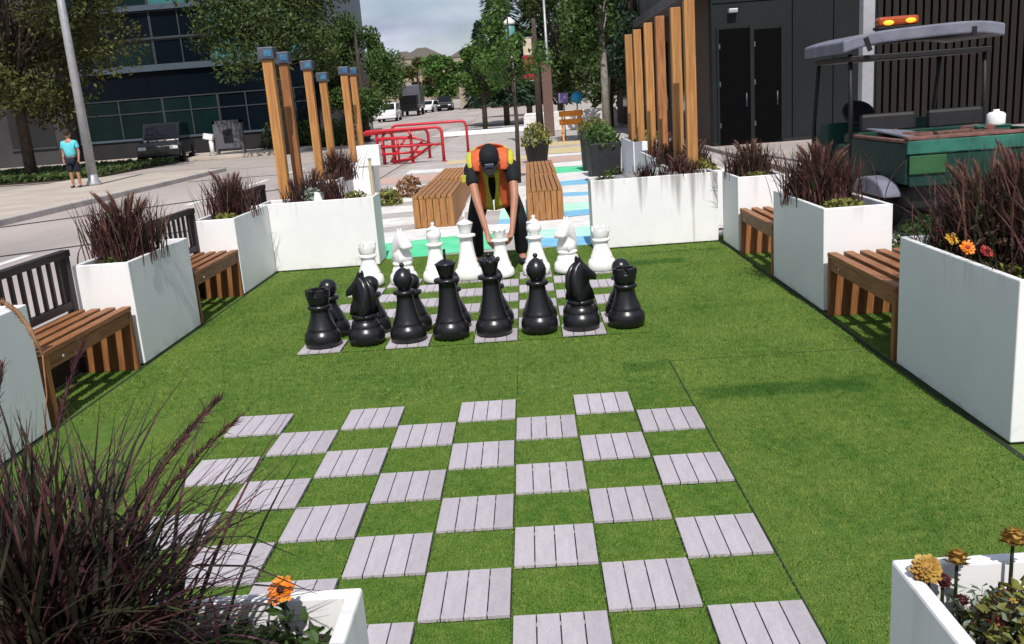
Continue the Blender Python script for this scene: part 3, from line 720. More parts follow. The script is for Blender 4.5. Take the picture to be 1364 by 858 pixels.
def flower(name, loc, h, r, mc, mcen, label, group, rg, lean=(0, 0), petals=14, nl=40, leafm='leaf_md', spread=.06):
    t = thing(name, label, 'flower', loc, rg.uniform(0, 6), group)
    top = Vector((lean[0], lean[1], h))
    MB().tube([(0, 0, -.03), (lean[0] * .3, lean[1] * .3, h * .5), top], [.004, .0035, .003], 6).build('stem', 'grass_green', t)
    hd = flower_head(r, rg, mc, mcen, petals).build('flower_head', [mc, mcen], t, loc=tuple(top)); t.rotation_euler.z = rg.uniform(-.3, .3); hd.rotation_euler = (rg.uniform(-.5, .7) if petals >= 20 else rg.uniform(.55, 1.0), rg.uniform(-.4, .4), 0)
    f_ = MB(); leaves(f_, nl, (spread, spread, h * .75), rg, .018, zmin=0); f_.build('foliage', leafm, t)
    return t
def grass(loc, label, n, h, spread, seed, green=.4, plumes=6, wd=.004, droop=.5, base=.06, group='purple fountain grasses', pl_r=.011, hmin=.5, tan=4, mats=('grass_purple', 'grass_green', 'grass_brown')):
    rg = random.Random(seed)
    t = thing('fountain_grass', label, 'ornamental grass', loc, 0, group)
    mb = MB(); mis = [0] * int(10 * (1 - green)) + [1] * int(10 * green) + [2] * tan
    grass_mesh(mb, n, h, spread, rg, wd, droop, base, mis=mis, hmin=hmin); mb.build('blades', list(mats), t)
    if plumes:
        p = MB()
        for _ in range(plumes):
            a = rg.uniform(0, 6.28); o = spread * rg.uniform(.2, .8); hh = h * rg.uniform(.85, 1.12); d = Vector((math.cos(a), math.sin(a), 0))
            pts = [d * o * tt ** 1.5 + Vector((0, 0, hh * (tt - .12 * tt ** 4))) for tt in (0, .3, .6, .75, .85, .95, 1.04)]
            p.tube(pts, [.002, .002, .003, pl_r, pl_r * 1.1, pl_r * .8, .002], 6)
            for k in range(50):   # fuzzy bristles
                i = rg.choice((3, 4, 4, 5)); q = pts[i].lerp(pts[min(i + 1, 6)], rg.random()); e = Vector((rg.gauss(0, 1), rg.gauss(0, 1), rg.gauss(.6, 1))).normalized()
                ribbon(p, [q, q + e * pl_r * 2.4], [.0012, .0003], e.orthogonal().normalized())
        p.build('plumes', 'grass_brown', t)
    return t
Z = PH - .065
# foreground clump
t = grass((-.38, -.99, PH - .08), 'big dark purple fountain grass filling the left foreground', 1050, .60, .43, 3, .5, 0, .0050, .72, .085, tan=2, mats=('grass_purple', 'grass_black', 'grass_green'))
rg = random.Random(11); mb = MB()
grass_mesh(mb, 200, .40, .52, rg, .005, 1.05, .06, mis=(0,), hmin=.6); mb.build('arching_blades', ['grass_plum'], t)
p = MB()
for (x, y, h, ox, oy) in [(0, 0, .66, .08, .18), (.02, .05, .52, .24, .2), (0, .02, .6, -.16, .2), (.05, 0, .55, .3, .05), (-.05, .0, .62, -.03, .22), (.03, .02, .5, .2, .28)]:
    pts = [Vector((x + ox * tt ** 1.6, y + oy * tt ** 1.6, h * (tt - .1 * tt ** 4))) for tt in (0, .3, .6, .78, .9, 1.02)]
    p.tube(pts, [.0014, .0014, .002, .0026, .002, .0006], 5)
    for k in range(150):
        i = rg.choice((2, 3, 3, 4, 4)); q = pts[i].lerp(pts[i + 1], rg.random()); ax_ = (pts[i + 1] - pts[i]).normalized(); e = (ax_ * 1.6 + Vector((rg.gauss(0, .55), rg.gauss(0, .55), rg.gauss(0, .55)))).normalized()
        ribbon(p, [q, q + e * rg.uniform(.012, .024)], [.0011, .0003], e.orthogonal().normalized())
p.build('plumes', 'grass_purple', t)
grass((-.74, -1.0, PH - .08), 'second dark fountain grass cut by the left edge of the foreground', 240, .46, .40, 12, .8, 0, .005, .6, .08, tan=1, mats=('grass_purple', 'grass_black', 'grass_green'))
# single tan plume bending over the nearest left bench
t = thing('grass_plume', 'single tan grass plume bending over the nearest left bench', 'grass plume', (-1.62, .93, .0))
pts = [(.0, .0, .0), (.14, .05, .35), (.185, .10, .62), (.165, .16, .76), (.12, .19, .86), (.07, .21, .93), (.02, .22, .965), (-.02, .225, .968)]
MB().tube(pts[:4], [.003] * 4, 6).build('stem', 'grass_tan', t)
mb = MB(); rg = random.Random(5)
mb.tube(pts[3:], [.005, .008, .009, .008, .003], 8)
for i in range(3, 7):
    for k in range(90):
        tt = rg.random(); q = Vector(pts[i]).lerp(Vector(pts[i + 1]), tt); d = Vector((rg.gauss(0, 1), rg.gauss(0, 1), rg.gauss(0, 1))).normalized()
        ribbon(mb, [q, q + d * .017 + Vector((-.006, 0, .004))], [.0016, .0004], d.orthogonal().normalized())
mb.build('seed_head', 'grass_tan', t)
grass((-2.44, 4.15, Z), 'purple grass tuft in the planter between the left benches', 760, .52, .26, 21, .2, 16, .005, .3, .10)
grass((-2.46, 6.55, Z), 'purple grass tuft in the far left corner planter', 620, .48, .21, 22, .2, 12, .005, .3, .09)
grass((2.62, 4.62, Z), 'purple grass tuft in the planter between the right benches', 820, .48, .27, 23, .2, 16, .005, .3, .11)
grass((2.64, 6.85, Z), 'purple grass tuft in the far right corner planter', 620, .40, .24, 24, .25, 10, .005, .4, .10)
for i, (x, y, h, sd_) in enumerate([(2.74, 2.38, .50, 31), (2.78, 2.10, .60, 32), (2.78, 1.80, .62, 33), (2.74, 1.52, .58, 34)]):
    grass((x, y, Z), ['dark purple grass at the far end of the nearest right planter', 'tall dark grass second from the far end of the nearest right planter', 'dark grass tuft behind the red flowers in the nearest right planter', 'dark grass tuft at the right edge of the photo in the nearest planter'][i], 480, h, .27, sd_, .35, 14, .0055, .3, .10)
grass((3.22, 3.25, 0), 'dark grass growing on the ground behind the nearest right bench', 520, .80, .34, 35, .6, 4, .006, .4, .14)
grass((3.30, 2.55, 0), 'dark grass growing on the ground behind the nearest right planter', 620, 1.15, .40, 36, .6, 4, .006, .4, .16)
# mixed planting behind the far left planter and others
grass((-2.1, 8.45, .56), 'purple grass under the nearest left posts', 420, .42, .26, 41, .25, 6, .006, .3, .10)
grass((-2.0, 7.30, Z), 'brownish purple grass at the left end of the far left planter', 170, .30, .16, 42, .3, 3, .005, .3, .07)
grass((-1.62, 7.32, Z), 'reddish grass tuft in the middle of the far left planter', 200, .36, .16, 43, .2, 4, .005, .3, .06)
grass((-2.45, 11.8, .56), 'purple grass between the middle pair of left posts', 420, .55, .34, 44, .3, 4, .008, .3, .10)
for (x, y, z, h, sd_, lb) in [(2.42, 8.75, .61, .36, 46, 'purple brown grass between the two nearest right posts'), (2.22, 9.3, .61, .34, 47, 'purple brown grass behind the second right post'), (2.40, 10.6, .65, .38, 48, 'purple brown grass at the foot of the dark orange right post'), (2.02, 7.32, Z, .26, 49, 'purple brown grass tuft right of the middle of the dirty far right planter')]:
    grass((x, y, z), lb, 380, h, .22, sd_, .25, 8, .006, .35, .09)
grass((1.66, 7.32, Z), 'thin dark grass in the far right planter by the posts', 150, .24, .14, 45, .3, 0, .004, .3, .05)
def shrub(name, loc, R3, n, size, m, label, cat, seed, group=None):
    rg = random.Random(seed); t = thing(name, label, cat, loc, 0, group)
    mb = MB(); leaves(mb, n, R3, rg, size, zmin=-.1); mb.build('foliage', m, t)
    mb = MB()
    for k in range(7):
        a = rg.uniform(0, 6.28); mb.tube([(0, 0, -.03), (math.cos(a) * R3[0] * .4, math.sin(a) * R3[1] * .4, R3[2] * .5), (math.cos(a) * R3[0] * .7, math.sin(a) * R3[1] * .7, R3[2] * .8)], [.006, .004, .002], 5)
    mb.build('stems', 'grass_green', t)
    return t
gp_ = 'low plants in the planters'
shrub('silver_shrub', (-1.82, 7.27, Z), (.13, .12, .20), 260, .030, 'sage', 'silvery grey green shrub in the far left planter', 'shrub', 51, gp_)
shrub('low_shrub', (-1.38, 7.28, Z), (.14, .12, .13), 300, .024, 'moss', 'brown olive low shrub at the right end of the far left planter', 'shrub', 52, gp_)
shrub('low_shrub', (-2.42, 6.2, Z), (.14, .16, .10), 240, .024, 'moss', 'yellow green low shrub at the foot of the far left corner grass', 'shrub', 53, gp_)
shrub('low_shrub', (-2.46, 3.86, Z), (.12, .14, .08), 200, .022, 'leaf_ol', 'dark olive low shrub at the near end of the left middle planter', 'shrub', 54, gp_)
shrub('low_shrub', (2.62, 4.12, Z), (.17, .17, .09), 380, .022, 'moss', 'yellow green groundcover before the grass in the right middle planter', 'shrub', 55, gp_)
shrub('low_shrub', (2.62, 6.55, Z), (.15, .13, .09), 260, .022, 'moss', 'yellow green low shrub in the far right corner planter', 'shrub', 56, gp_)
shrub('low_shrub', (2.40, 8.15, .62), (.2, .2, .16), 300, .028, 'moss', 'yellow green shrub at the foot of the nearest right post', 'shrub', 57, gp_)
shrub('low_shrub', (2.45, 12.9, .74), (.25, .4, .2), 300, .04, 'moss', 'yellow green shrub under the farthest right posts', 'shrub', 58, gp_)
shrub('low_shrub', (1.24, 7.26, Z), (.13, .10, .12), 200, .022, 'leaf_dk', 'dark green shrub at the left end of the dirty far right planter', 'shrub', 59, gp_)
shrub('low_shrub', (2.62, 2.50, Z), (.13, .10, .13), 200, .022, 'leaf_ol', 'olive shrub at the far end of the nearest right planter', 'shrub', 60, gp_)
shrub('low_shrub', (2.50, 1.62, Z), (.06, .18, .09), 200, .020, 'moss', 'yellow green trailing shrub along the nearest right planter rim', 'shrub', 61, gp_)
for (x, y, r3, m, lb, sd_) in [(3.28, 4.35, (.26, .45, .55), 'leaf_dk', 'dark bush on the ground beside the right middle planter', 401), (3.42, 3.55, (.32, .45, .62), 'brownleaf', 'dark brown bush on the ground behind the nearest right bench', 402), (3.65, 2.8, (.36, .5, .75), 'leaf_dk', 'dark bush on the ground behind the nearest right planter', 403), (3.75, 5.0, (.2, .4, .30), 'brownleaf', 'low brown bush by the cart fender', 404)]:
    shrub('ground_bush', (x, y, 0), r3, 1500, .035, m, lb, 'bush', sd_, 'bushes behind the right planters')
# rocks in the far right planter
for (x, y, s_, lb) in [(1.38, 7.2, .075, 'pale grey rock at the left end of the far right planter'), (1.50, 7.36, .09, 'larger pale rock behind the thin grass in the far right planter'), (1.93, 7.22, .07, 'pale rock near the middle of the far right planter'), (2.1, 7.35, .06, 'small grey rock near the right end of the far right planter')]:
    rg = random.Random(int(x * 100)); mb = MB(); mb.ball((0, 0, 0), s_, 12, 8, (1.2, 1, .75))
    mb.v = [tuple(c * (1 + .16 * math.sin(9 * v[0] / s_ + 4 * v[1] / s_)) for c in v) for v in mb.v]
    tag(mb.build('rock', 'rock', loc=(x, y, PH - .03)), lb, 'rock', 'rocks in the far right planter')
tag(MB().prism([(-.06, 0), (.06, 0), (.02, .13), (-.03, .15)], -.03, .03).build('stone', 'white', loc=(-1.74, 7.16, PH - .062), bevel=.01), 'white pointed stone beside the silvery shrub in the far left planter', 'stone')
shrub('rust_shrub', (-1.72, 14.3, 0), (.28, .25, .42), 420, .05, 'grass_tan', 'rusty brown shrub right of the white box sign', 'shrub', 69, gp_)
shrub('rust_shrub', (-1.95, 13.2, 0), (.22, .22, .30), 300, .045, 'moss', 'olive brown shrub under the white box sign', 'shrub', 70, gp_)
t = thing('stake', 'thin pale stake at the corner of the far left planter', 'stake', (-1.22, 7.46, PH - .07)); MB().b2((-.013, -.013, 0), (.013, .013, .42)).build('shaft', 'paint_sand', t, bevel=.002); MB().b2((-.017, -.017, .42), (.017, .017, .44)).build('tip', 'steel', t)
# flowers
rg = random.Random(77)
gz = 'bright daisies in the foreground'
flower('daisy', (-.035, -.795, PH - .07), .125, .026, 'fl_orange', 'fl_maroon', 'orange daisy with dark centre near the foreground planter corner', gz, rg, petals=16, nl=60, spread=.08)
flower('daisy', (-.56, -.80, PH - .07), .10, .024, 'fl_orange', 'fl_yellow', 'orange daisy at the left edge of the photo', gz, rg, petals=16, nl=40, spread=.07)
flower('daisy', (-.04, -.95, PH - .07), .08, .022, 'fl_yellow', 'fl_amber', 'yellow orange daisy low beside the purple grass', gz, rg, petals=16, nl=60, spread=.08)
shrub('low_shrub', (-.13, -.86, PH - .07), (.13, .10, .10), 380, .017, 'leaf_dk', 'dark green foliage around the foreground orange daisy', 'shrub', 62, gp_)
shrub('pale_shrub', (-.18, -.77, PH - .075), (.10, .05, .07), 60, .014, 'pale_leaf', 'pale leafed low shrub along the foreground planter rim', 'shrub', 63, gp_)
shrub('pale_shrub', (-.60, -.86, PH - .07), (.13, .08, .07), 80, .014, 'pale_leaf', 'pale leafed shrub left of the big foreground grass', 'shrub', 64, gp_)
shrub('low_shrub', (-.72, -.95, PH - .07), (.20, .18, .16), 420, .022, 'leaf_md', 'green foliage left of the big foreground grass', 'shrub', 65, gp_)
am = 'wilted amber flowers in the right foreground'
for i, (x, y, h, r, m, mc, lb) in enumerate([
    (1.102, -.785, .115, .026, 'fl_amber', 'fl_maroon', 'amber flower head leaning over the planter corner'),
    (1.150, -.765, .118, .024, 'fl_amber', 'fl_red', 'amber flower head second from the planter corner'),
    (1.245, -.765, .150, .027, 'fl_amber', 'fl_maroon', 'tallest amber flower head, above the far rim at the photo edge'),
    (1.185, -.85, .085, .022, 'fl_amber', 'fl_yellow', 'amber flower low inside the right foreground planter'),
    (1.135, -.82, .070, .016, 'fl_maroon', 'fl_red', 'small maroon flower head beside the amber ones'),
    (1.165, -.88, .06, .018, 'fl_red', 'fl_maroon', 'small red flower head low in the right foreground planter'),
    (1.12, -.78, .09, .014, 'fl_maroon', 'fl_maroon', 'small maroon bud between the two corner amber flowers'),
    (1.23, -.95, .07, .020, 'fl_amber', 'fl_red', 'amber flower nearest the camera at the photo edge'),
    (1.14, -.95, .05, .020, 'fl_amber', 'fl_yellow', 'amber flower along the left rim nearest the camera'),
    (1.27, -.86, .10, .018, 'fl_red', 'fl_maroon', 'dull red flower at the right photo edge')]):
    flower('wilted_flower', (x, y, PH - .10), h, r, m, mc, lb, am, rg, petals=24, nl=6 if y > -.80 else 22, leafm='sage', spread=.004 if y > -.80 else .025, lean=(-.014, .0) if i == 0 else (0, 0))
shrub('low_shrub', (1.25, -.92, PH - .09), (.16, .165, .125), 1300, .013, 'moss', 'mixed yellow green foliage in the right foreground planter', 'shrub', 66, gp_)
shrub('low_shrub', (1.22, -.93, PH - .09), (.14, .16, .115), 560, .013, 'brownleaf', 'dark maroon foliage in the right foreground planter', 'shrub', 67, gp_)
shrub('pale_shrub', (1.17, -.87, PH - .10), (.10, .10, .12), 300, .011, 'sage', 'pale green foliage in the right foreground planter', 'shrub', 68, gp_)
shrub('brown_shrub', (2.68, 1.98, Z), (.19, .58, .34), 3200, .024, 'brownleaf', 'dark brown foliage mass among the grasses of the nearest right planter', 'shrub', 71, gp_)
rf = 'small flowers in the nearest right planter'
for (x, y, h, r, m, mc, lb) in [(2.47, 2.16, .11, .036, 'fl_yellow', 'fl_orange', 'yellow flower in the nearest right planter'), (2.46, 1.98, .10, .036, 'fl_orange', 'fl_red', 'orange red flower in the nearest right planter'), (2.46, 1.80, .11, .036, 'fl_red', 'fl_maroon', 'pinkish red flower in the nearest right planter'), (2.56, 2.50, .10, .022, 'fl_red', 'fl_amber', 'tiny red flower at the far end of the nearest right planter')]:
    flower('small_flower', (x, y, Z), h, r, m, mc, lb, rf, rg, petals=12, nl=30, leafm='leaf_ol', spread=.04)

# ------------------------------------------------------------------ pots on the plaza
def pot(loc, r, h, label, plant, seed, square=False):
    t = thing('black_planter', label, 'planter pot', loc, 0, 'black pots on the plaza')
    if square:
        vs = []
        for (q, z) in [(r * .9, 0), (r, h), (r * .9, h), (r * .88, h - .08)]: vs += [(-q, -q, z), (q, -q, z), (q, q, z), (-q, q, z)]
        fs = [(3, 2, 1, 0)]
        for l in range(3): fs += [(l * 4 + i, l * 4 + (i + 1) % 4, l * 4 + 4 + (i + 1) % 4, l * 4 + 4 + i) for i in range(4)]
        fs.append((12, 13, 14, 15)); MB().add(vs, fs).build('pot', 'pot', t, bevel=.015)
    else:
        MB().lathe([(.001, 0), (r * .72, 0), (r * .78, .02), (r * .98, h * .85), (r * 1.04, h * .87), (r * 1.04, h), (r * .94, h), (r * .9, h - .07), (.001, h - .06)], 24).build('pot', 'pot', t)
    return t
pot((.70, 20.9, 0), .32, .52, 'round black pot with bushy yellow green plant behind the block bench', 0, 1)
shrub('potted_shrub', (.70, 20.9, .48), (.40, .38, .52), 700, .055, 'moss', 'bushy yellow green plant in the round black pot', 'shrub', 81)
shrub('potted_shrub', (.55, 20.75, .50), (.16, .16, .28), 120, .05, 'pale_leaf', 'pale flowering sprigs at the front of the round black pot', 'shrub', 82)
for (x, y, hh, lb, lb2) in [(1.86, 14.6, .70, 'square black pot beside the white post planter', 'dark green plant in the nearest square black pot'), (1.90, 15.9, .78, 'square black pot second along the right side of the plaza', 'green plant in the second square black pot'), (1.88, 17.4, .85, 'square black pot farthest along the right side', 'light green plant in the farthest square black pot')]:
    pot((x, y, 0), .28, hh, lb, 0, 1, True)
    shrub('potted_shrub', (x, y, hh - .05), (.34, .34, .30), 380, .05, 'leaf_md' if y < 15 else 'moss' if y > 17 else 'leaf_br', lb2, 'shrub', int(y * 10))
shrub('low_shrub', (1.95, 13.7, .02), (.28, .4, .3), 260, .045, 'leaf_dk', 'dark bush on the ground before the square black pots', 'shrub', 91)

# ------------------------------------------------------------------ red bike racks
def rack(loc, rz, wd, h, label, kind):
    t = thing('bike_rack', label, 'bike rack', loc, rz, 'red bike racks')
    rr = .045
    arc = lambda w_, hh, k=.16: [(-w_, 0, 0), (-w_, 0, hh - k), (-w_ + k * .3, 0, hh - k * .3), (-w_ + k, 0, hh), (w_ - k, 0, hh), (w_ - k * .3, 0, hh - k * .3), (w_, 0, hh - k), (w_, 0, 0)]
    MB().tube(arc(wd / 2, h), rr, 10).build('hoop', 'red', t)
    if kind:
        MB().tube([(-wd / 2, 0, h * .55), (wd / 2 - .05, 0, h * .5)], rr * .7, 8).build('crossbar', 'red', t)
    for sx in (-1, 1): MB().lathe([(.001, 0), (.09, 0), (.09, .015), (.001, .016)], 14, (sx * wd / 2, 0, 0)).build('foot_plate', 'red', t)
    return t
rack((-3.10, 24.2, 0), 0, 2.3, .98, 'long red hoop bike rack in front', 1)
rack((-2.75, 28.4, 0), 0, 2.5, 1.02, 'red hoop bike rack standing farthest back', 0)
rack((-3.95, 25.0, 0), .9, 1.3, .90, 'red bike rack angled at the left end of the group', 1)
rack((-3.45, 24.9, 0), -.7, 1.5, .95, 'red bike rack crossing behind the long front rack', 1)
rack((-3.2, 25.8, 0), .75, 1.7, .90, 'red bike rack angled behind the group centre', 1)
t = thing('bike_rack', 'red arrow shaped bike rack with slanting bars', 'bike rack', (-3.0, 24.6, 0), 0, 'red bike racks')
MB().tube([(-.9, 0, .05), (-.9, 0, .75), (.2, 0, .72), (.75, 0, .5), (.1, 0, .12), (-.5, 0, .05)], .05, 8).build('arrow_frame', 'red', t)
MB().tube([(-.75, 0, .06), (-.75, 0, .74)], .035, 8).tube([(-.55, 0, .06), (-.05, 0, .73)], .035, 8).tube([(0, 0, .12), (.45, 0, .63)], .035, 8).tube([(-.9, 0, .5), (.6, 0, .5)], .035, 8).tube([(-.9, 0, .3), (.35, 0, .3)], .035, 8).tube([(-.3, 0, .08), (-.3, 0, .73)], .035, 8).build('bars', 'red', t)

# ------------------------------------------------------------------ trees
def tree(name, loc, h, cz, R3, n, leaf, m, label, seed, tr=.16, trunk='bark', clumps=14, conifer=False, group='street trees', lean=(0, 0)):
    if loc[1] < 55: n = int(n * 1.7); leaf *= .74
    rg = random.Random(seed); t = thing(name, label, 'tree', loc, 0, group)
    tk = MB(); top = h * .9
    tk.tube([(0, 0, -.1), (lean[0] * .3 + rg.uniform(-.05, .05), lean[1] * .3, top * .35), (lean[0] * .6, lean[1] * .6, top * .65), (lean[0], lean[1], top)], [tr * 1.25, tr, tr * .7, tr * .2], 10)
    cr = MB()
    if conifer:
        for k in range(n):
            z = cz + (h - cz) * rg.random() ** 1.25; q = 1 - (z - cz) / (h - cz); rr = R3[0] * (q ** .85) * (.35 + .65 * math.sqrt(rg.random())) + .1
            a = rg.uniform(0, 6.28) ; lay = .82 + .18 * math.sin(z * 9 / max(h, 1) * 3 + a * 3)
            p = Vector((rr * lay * math.cos(a), rr * lay * math.sin(a), z - .25 * rr)); d = Vector((math.cos(a), math.sin(a), -.45)).normalized(); s_ = leaf * rg.uniform(.6, 1.3)
            sd_ = Vector((-math.sin(a), math.cos(a), rg.uniform(-.5, .5))).normalized()
            cr.add([p - d * s_, p + sd_ * s_ * .35, p + d * s_, p - sd_ * s_ * .35], [(0, 1, 2, 3)])
    else:
        cl = []
        for k in range(clumps):
            while True:
                p = Vector((rg.uniform(-1, 1), rg.uniform(-1, 1), rg.uniform(-1, 1)))
                if .35 < p.length < 1: break
            c = Vector((p.x * R3[0], p.y * R3[1], cz + p.z * R3[2])) + Vector((lean[0], lean[1], 0)); cl.append((c, rg.uniform(.24, .46)))
            b0 = Vector((lean[0] * .5, lean[1] * .5, max(cz - R3[2] * .9, h * .25) + rg.uniform(0, R3[2] * .5)))
            tk.tube([b0, b0.lerp(c, .5) + Vector((0, 0, -.1 * R3[2])), c], [tr * .4, tr * .25, tr * .06], 6)
        for k in range(n):
            c, q = cl[k % len(cl)]
            d = Vector((rg.gauss(0, 1), rg.gauss(0, 1), rg.gauss(0, 1))).normalized() * (rg.random() ** .45)
            p = c + Vector((d.x * R3[0] * q, d.y * R3[1] * q, d.z * R3[2] * q * .85))
            nn = Vector((rg.gauss(0, 1), rg.gauss(0, 1), rg.gauss(.5, 1))).normalized(); u = nn.orthogonal().normalized(); v = nn.cross(u); a = rg.uniform(0, 6.28)
            u, v = u * math.cos(a) + v * math.sin(a), v * math.cos(a) - u * math.sin(a); s_ = leaf * rg.uniform(.6, 1.3)
            cr.add([p - u * s_, p + v * s_ * .5, p + u * s_, p - v * s_ * .5], [(0, 1, 2, 3)])
    tk.build('trunk', trunk, t); cr.build('crown', m, t)
    return t
tree('street_tree', (-17.3, 30.3, 0), 11, 6.0, (3.9, 3.2, 4.0), 17000, .125, 'leaf_ol', 'big olive leafed tree left of the grey lamp pole', 101, .17, clumps=40)
tree('street_tree', (-20.5, 29.0, 0), 11, 6.0, (2.6, 3, 4.0), 8000, .14, 'leaf_dk', 'dark tree at the far left edge of the photo', 102, .2, clumps=22)
tree('street_tree', (-9.9, 37.3, 0), 10.5, 6.3, (3.5, 2.6, 3.4), 15000, .12, 'leaf_dk', 'dark green tree before the glass building, above the left posts', 103, .16, clumps=38)
tree('street_tree', (-7.8, 45.5, 0), 6.4, 3.6, (2.3, 2.0, 2.5), 9000, .12, 'leaf_md', 'rounded green tree against the sky behind the farthest left posts', 104, .16, clumps=18)
tree('street_tree', (-10.8, 47, 0), 7.6, 4.2, (2.4, 2.2, 3.2), 8000, .14, 'leaf_dk', 'dark tree behind the rounded green tree on the left', 105, .18, clumps=16)
tree('street_tree', (-15.2, 92, .5), 8, 4.6, (3.0, 3.0, 3.2), 3000, .28, 'leaf_br', 'far green tree at the left kerb behind the parked white car', 106, .2, clumps=14)
tree('street_tree', (-9.2, 118, .9), 7.5, 4.5, (3.6, 3, 2.8), 2600, .34, 'leaf_br', 'small far tree beside the distant parked cars', 107, .2, clumps=12)
tree('street_tree', (-5.4, 122, 1.0), 8, 4.6, (3.0, 3, 3.0), 2400, .34, 'leaf_br', 'lighter far tree right of the distant cars', 108, .2, clumps=12)
tree('street_tree', (-16.5, 150, 1.4), 9, 5, (4, 4, 3.4), 2000, .42, 'leaf_ol', 'far olive tree under the hill at the left of the street', 109, .2, clumps=12)
tree('conifer_tree', (-2.3, 62, 0), 6.9, 1.6, (1.6, 1.6, 3), 3400, .24, 'leaf_blu', 'slim conifer with pointed tip against the sky', 110, .14, conifer=True)
tree('conifer_tree', (-.7, 58, 0), 14, 1.8, (2.3, 2.3, 3), 7000, .24, 'leaf_blu', 'taller dark conifer right of the slim one', 111, .16, conifer=True)
tree('street_tree', (-1.8, 50, 0), 5.0, 3.0, (1.5, 1.5, 1.6), 2800, .15, 'leaf_br', 'low green tree at the foot of the conifers', 112, .11, clumps=14)
tree('conifer_tree', (2.2, 62, 0), 15, 1.8, (3.0, 3.0, 3), 7000, .30, 'leaf_blu', 'broad dark conifer behind the red banner', 113, .2, conifer=True)
tree('street_tree', (2.3, 44, 0), 8.8, 5.2, (2.2, 2.0, 3.3), 6500, .15, 'leaf_dk', 'dark green tree right of the red banner', 114, .16, clumps=22)
tree('street_tree', (4.3, 40, 0), 8.6, 5.2, (2.0, 2.0, 3.2), 6000, .15, 'leaf_dk', 'dark tree behind the pale trunk on the right', 115, .16, clumps=20)
tree('street_tree', (3.22, 29.2, 0), 7.5, 5.0, (1.7, 1.5, 2.2), 4200, .12, 'leaf_md', 'tree with a pale whitish trunk left of the right posts', 116, .12, trunk='bark_pale', clumps=16, lean=(-.15, 0))
tree('street_tree', (4.7, 33, 0), 7.0, 4.2, (1.3, 1.5, 2.3), 3600, .13, 'leaf_blu', 'greyish green tree next to the brown building', 117, .13, clumps=14)
tree('street_tree', (7.5, 62, 0), 9, 4.4, (4, 3, 4.2), 4200, .26, 'leaf_dk', 'dark backdrop tree at the end of the right trees', 118, .2, clumps=18)
tree('young_tree', (.25, 15.5, 0), 3.9, 2.55, (.62, .62, .85), 1500, .065, 'leaf_br', 'young tree with thin dark trunk behind the bending man', 119, .038, clumps=12)
tree('street_tree', (.9, 74, .2), 7.5, 4.2, (3.2, 3, 3), 3200, .26, 'leaf_br', 'light green tree far down the right side of the street', 120, .2, clumps=14)

# hill with houses and scrub
rg = random.Random(9)
mb = MB()
for k in range(1500):
    y = rg.uniform(230, 760); x = rg.uniform(-.16, .10) * y - 10; z = hz(y); s_ = rg.uniform(1.0, 2.6) * (y / 300)
    for q in range(7):
        d = Vector((rg.gauss(0, .6), rg.gauss(0, .6), rg.uniform(.1, 1.1))) * s_; nn = Vector((rg.gauss(0, 1), -1.2, rg.gauss(.5, 1))).normalized(); u = nn.orthogonal().normalized(); v = nn.cross(u)
        p = Vector((x, y, z)) + d; mb.add([p - u * s_ * .5, p + v * s_ * .4, p + u * s_ * .5, p - v * s_ * .4], [(0, 1, 2, 3)])
o = mb.build('hillside_scrub', 'leaf_ol'); o['kind'] = 'stuff'
def house(x, y, w_, d_, h, m, label, group='houses at the end of the street'):
    t = thing('house', label, 'house', (x, y, hz(y) - .2), 0, group)
    MB().b2((-w_ / 2, 0, 0), (w_ / 2, d_, h)).build('wall', m, t)
    MB().prism([(-w_ / 2 - .3, h), (w_ / 2 + .3, h), (w_ / 2 * .2, h + w_ * .22), (-w_ / 2 * .2, h + w_ * .22)], -.3, d_ + .3).build('roof', 'shingle', t)
    for sx in (-.25, .25):
        fr = MB().b2((sx * w_ - w_ * .09, -.06, h * .4), (sx * w_ + w_ * .09, .0, h * .75)).build('window', 'car_glass', t)
        MB().b2((sx * w_ - w_ * .1, -.1, h * .36), (sx * w_ + w_ * .1, -.062, h * .395)).build('sill', 'white', fr)
    MB().b2((-w_ * .05, -.05, 0), (w_ * .05, .0, h * .5)).build('door', 'house_b', t)
house(-5.0, 112, 4.6, 6, 4.2, 'house_a', 'pale tan house at the end of the street')
house(.2, 108, 6.5, 6, 4.0, 'house_b', 'brown house right of the tan house down the street')
house(-26, 205, 12, 8, 6.5, 'house_a', 'pale building on the rising street left of the far trees')
house(-34, 330, 16, 10, 9, 'house_a', 'wide pale house on the hillside')
house(-52, 420, 18, 10, 8, 'house_b', 'brown house high on the hillside')
house(-22, 400, 16, 10, 8, 'house_a', 'small pale house right of centre on the hillside')

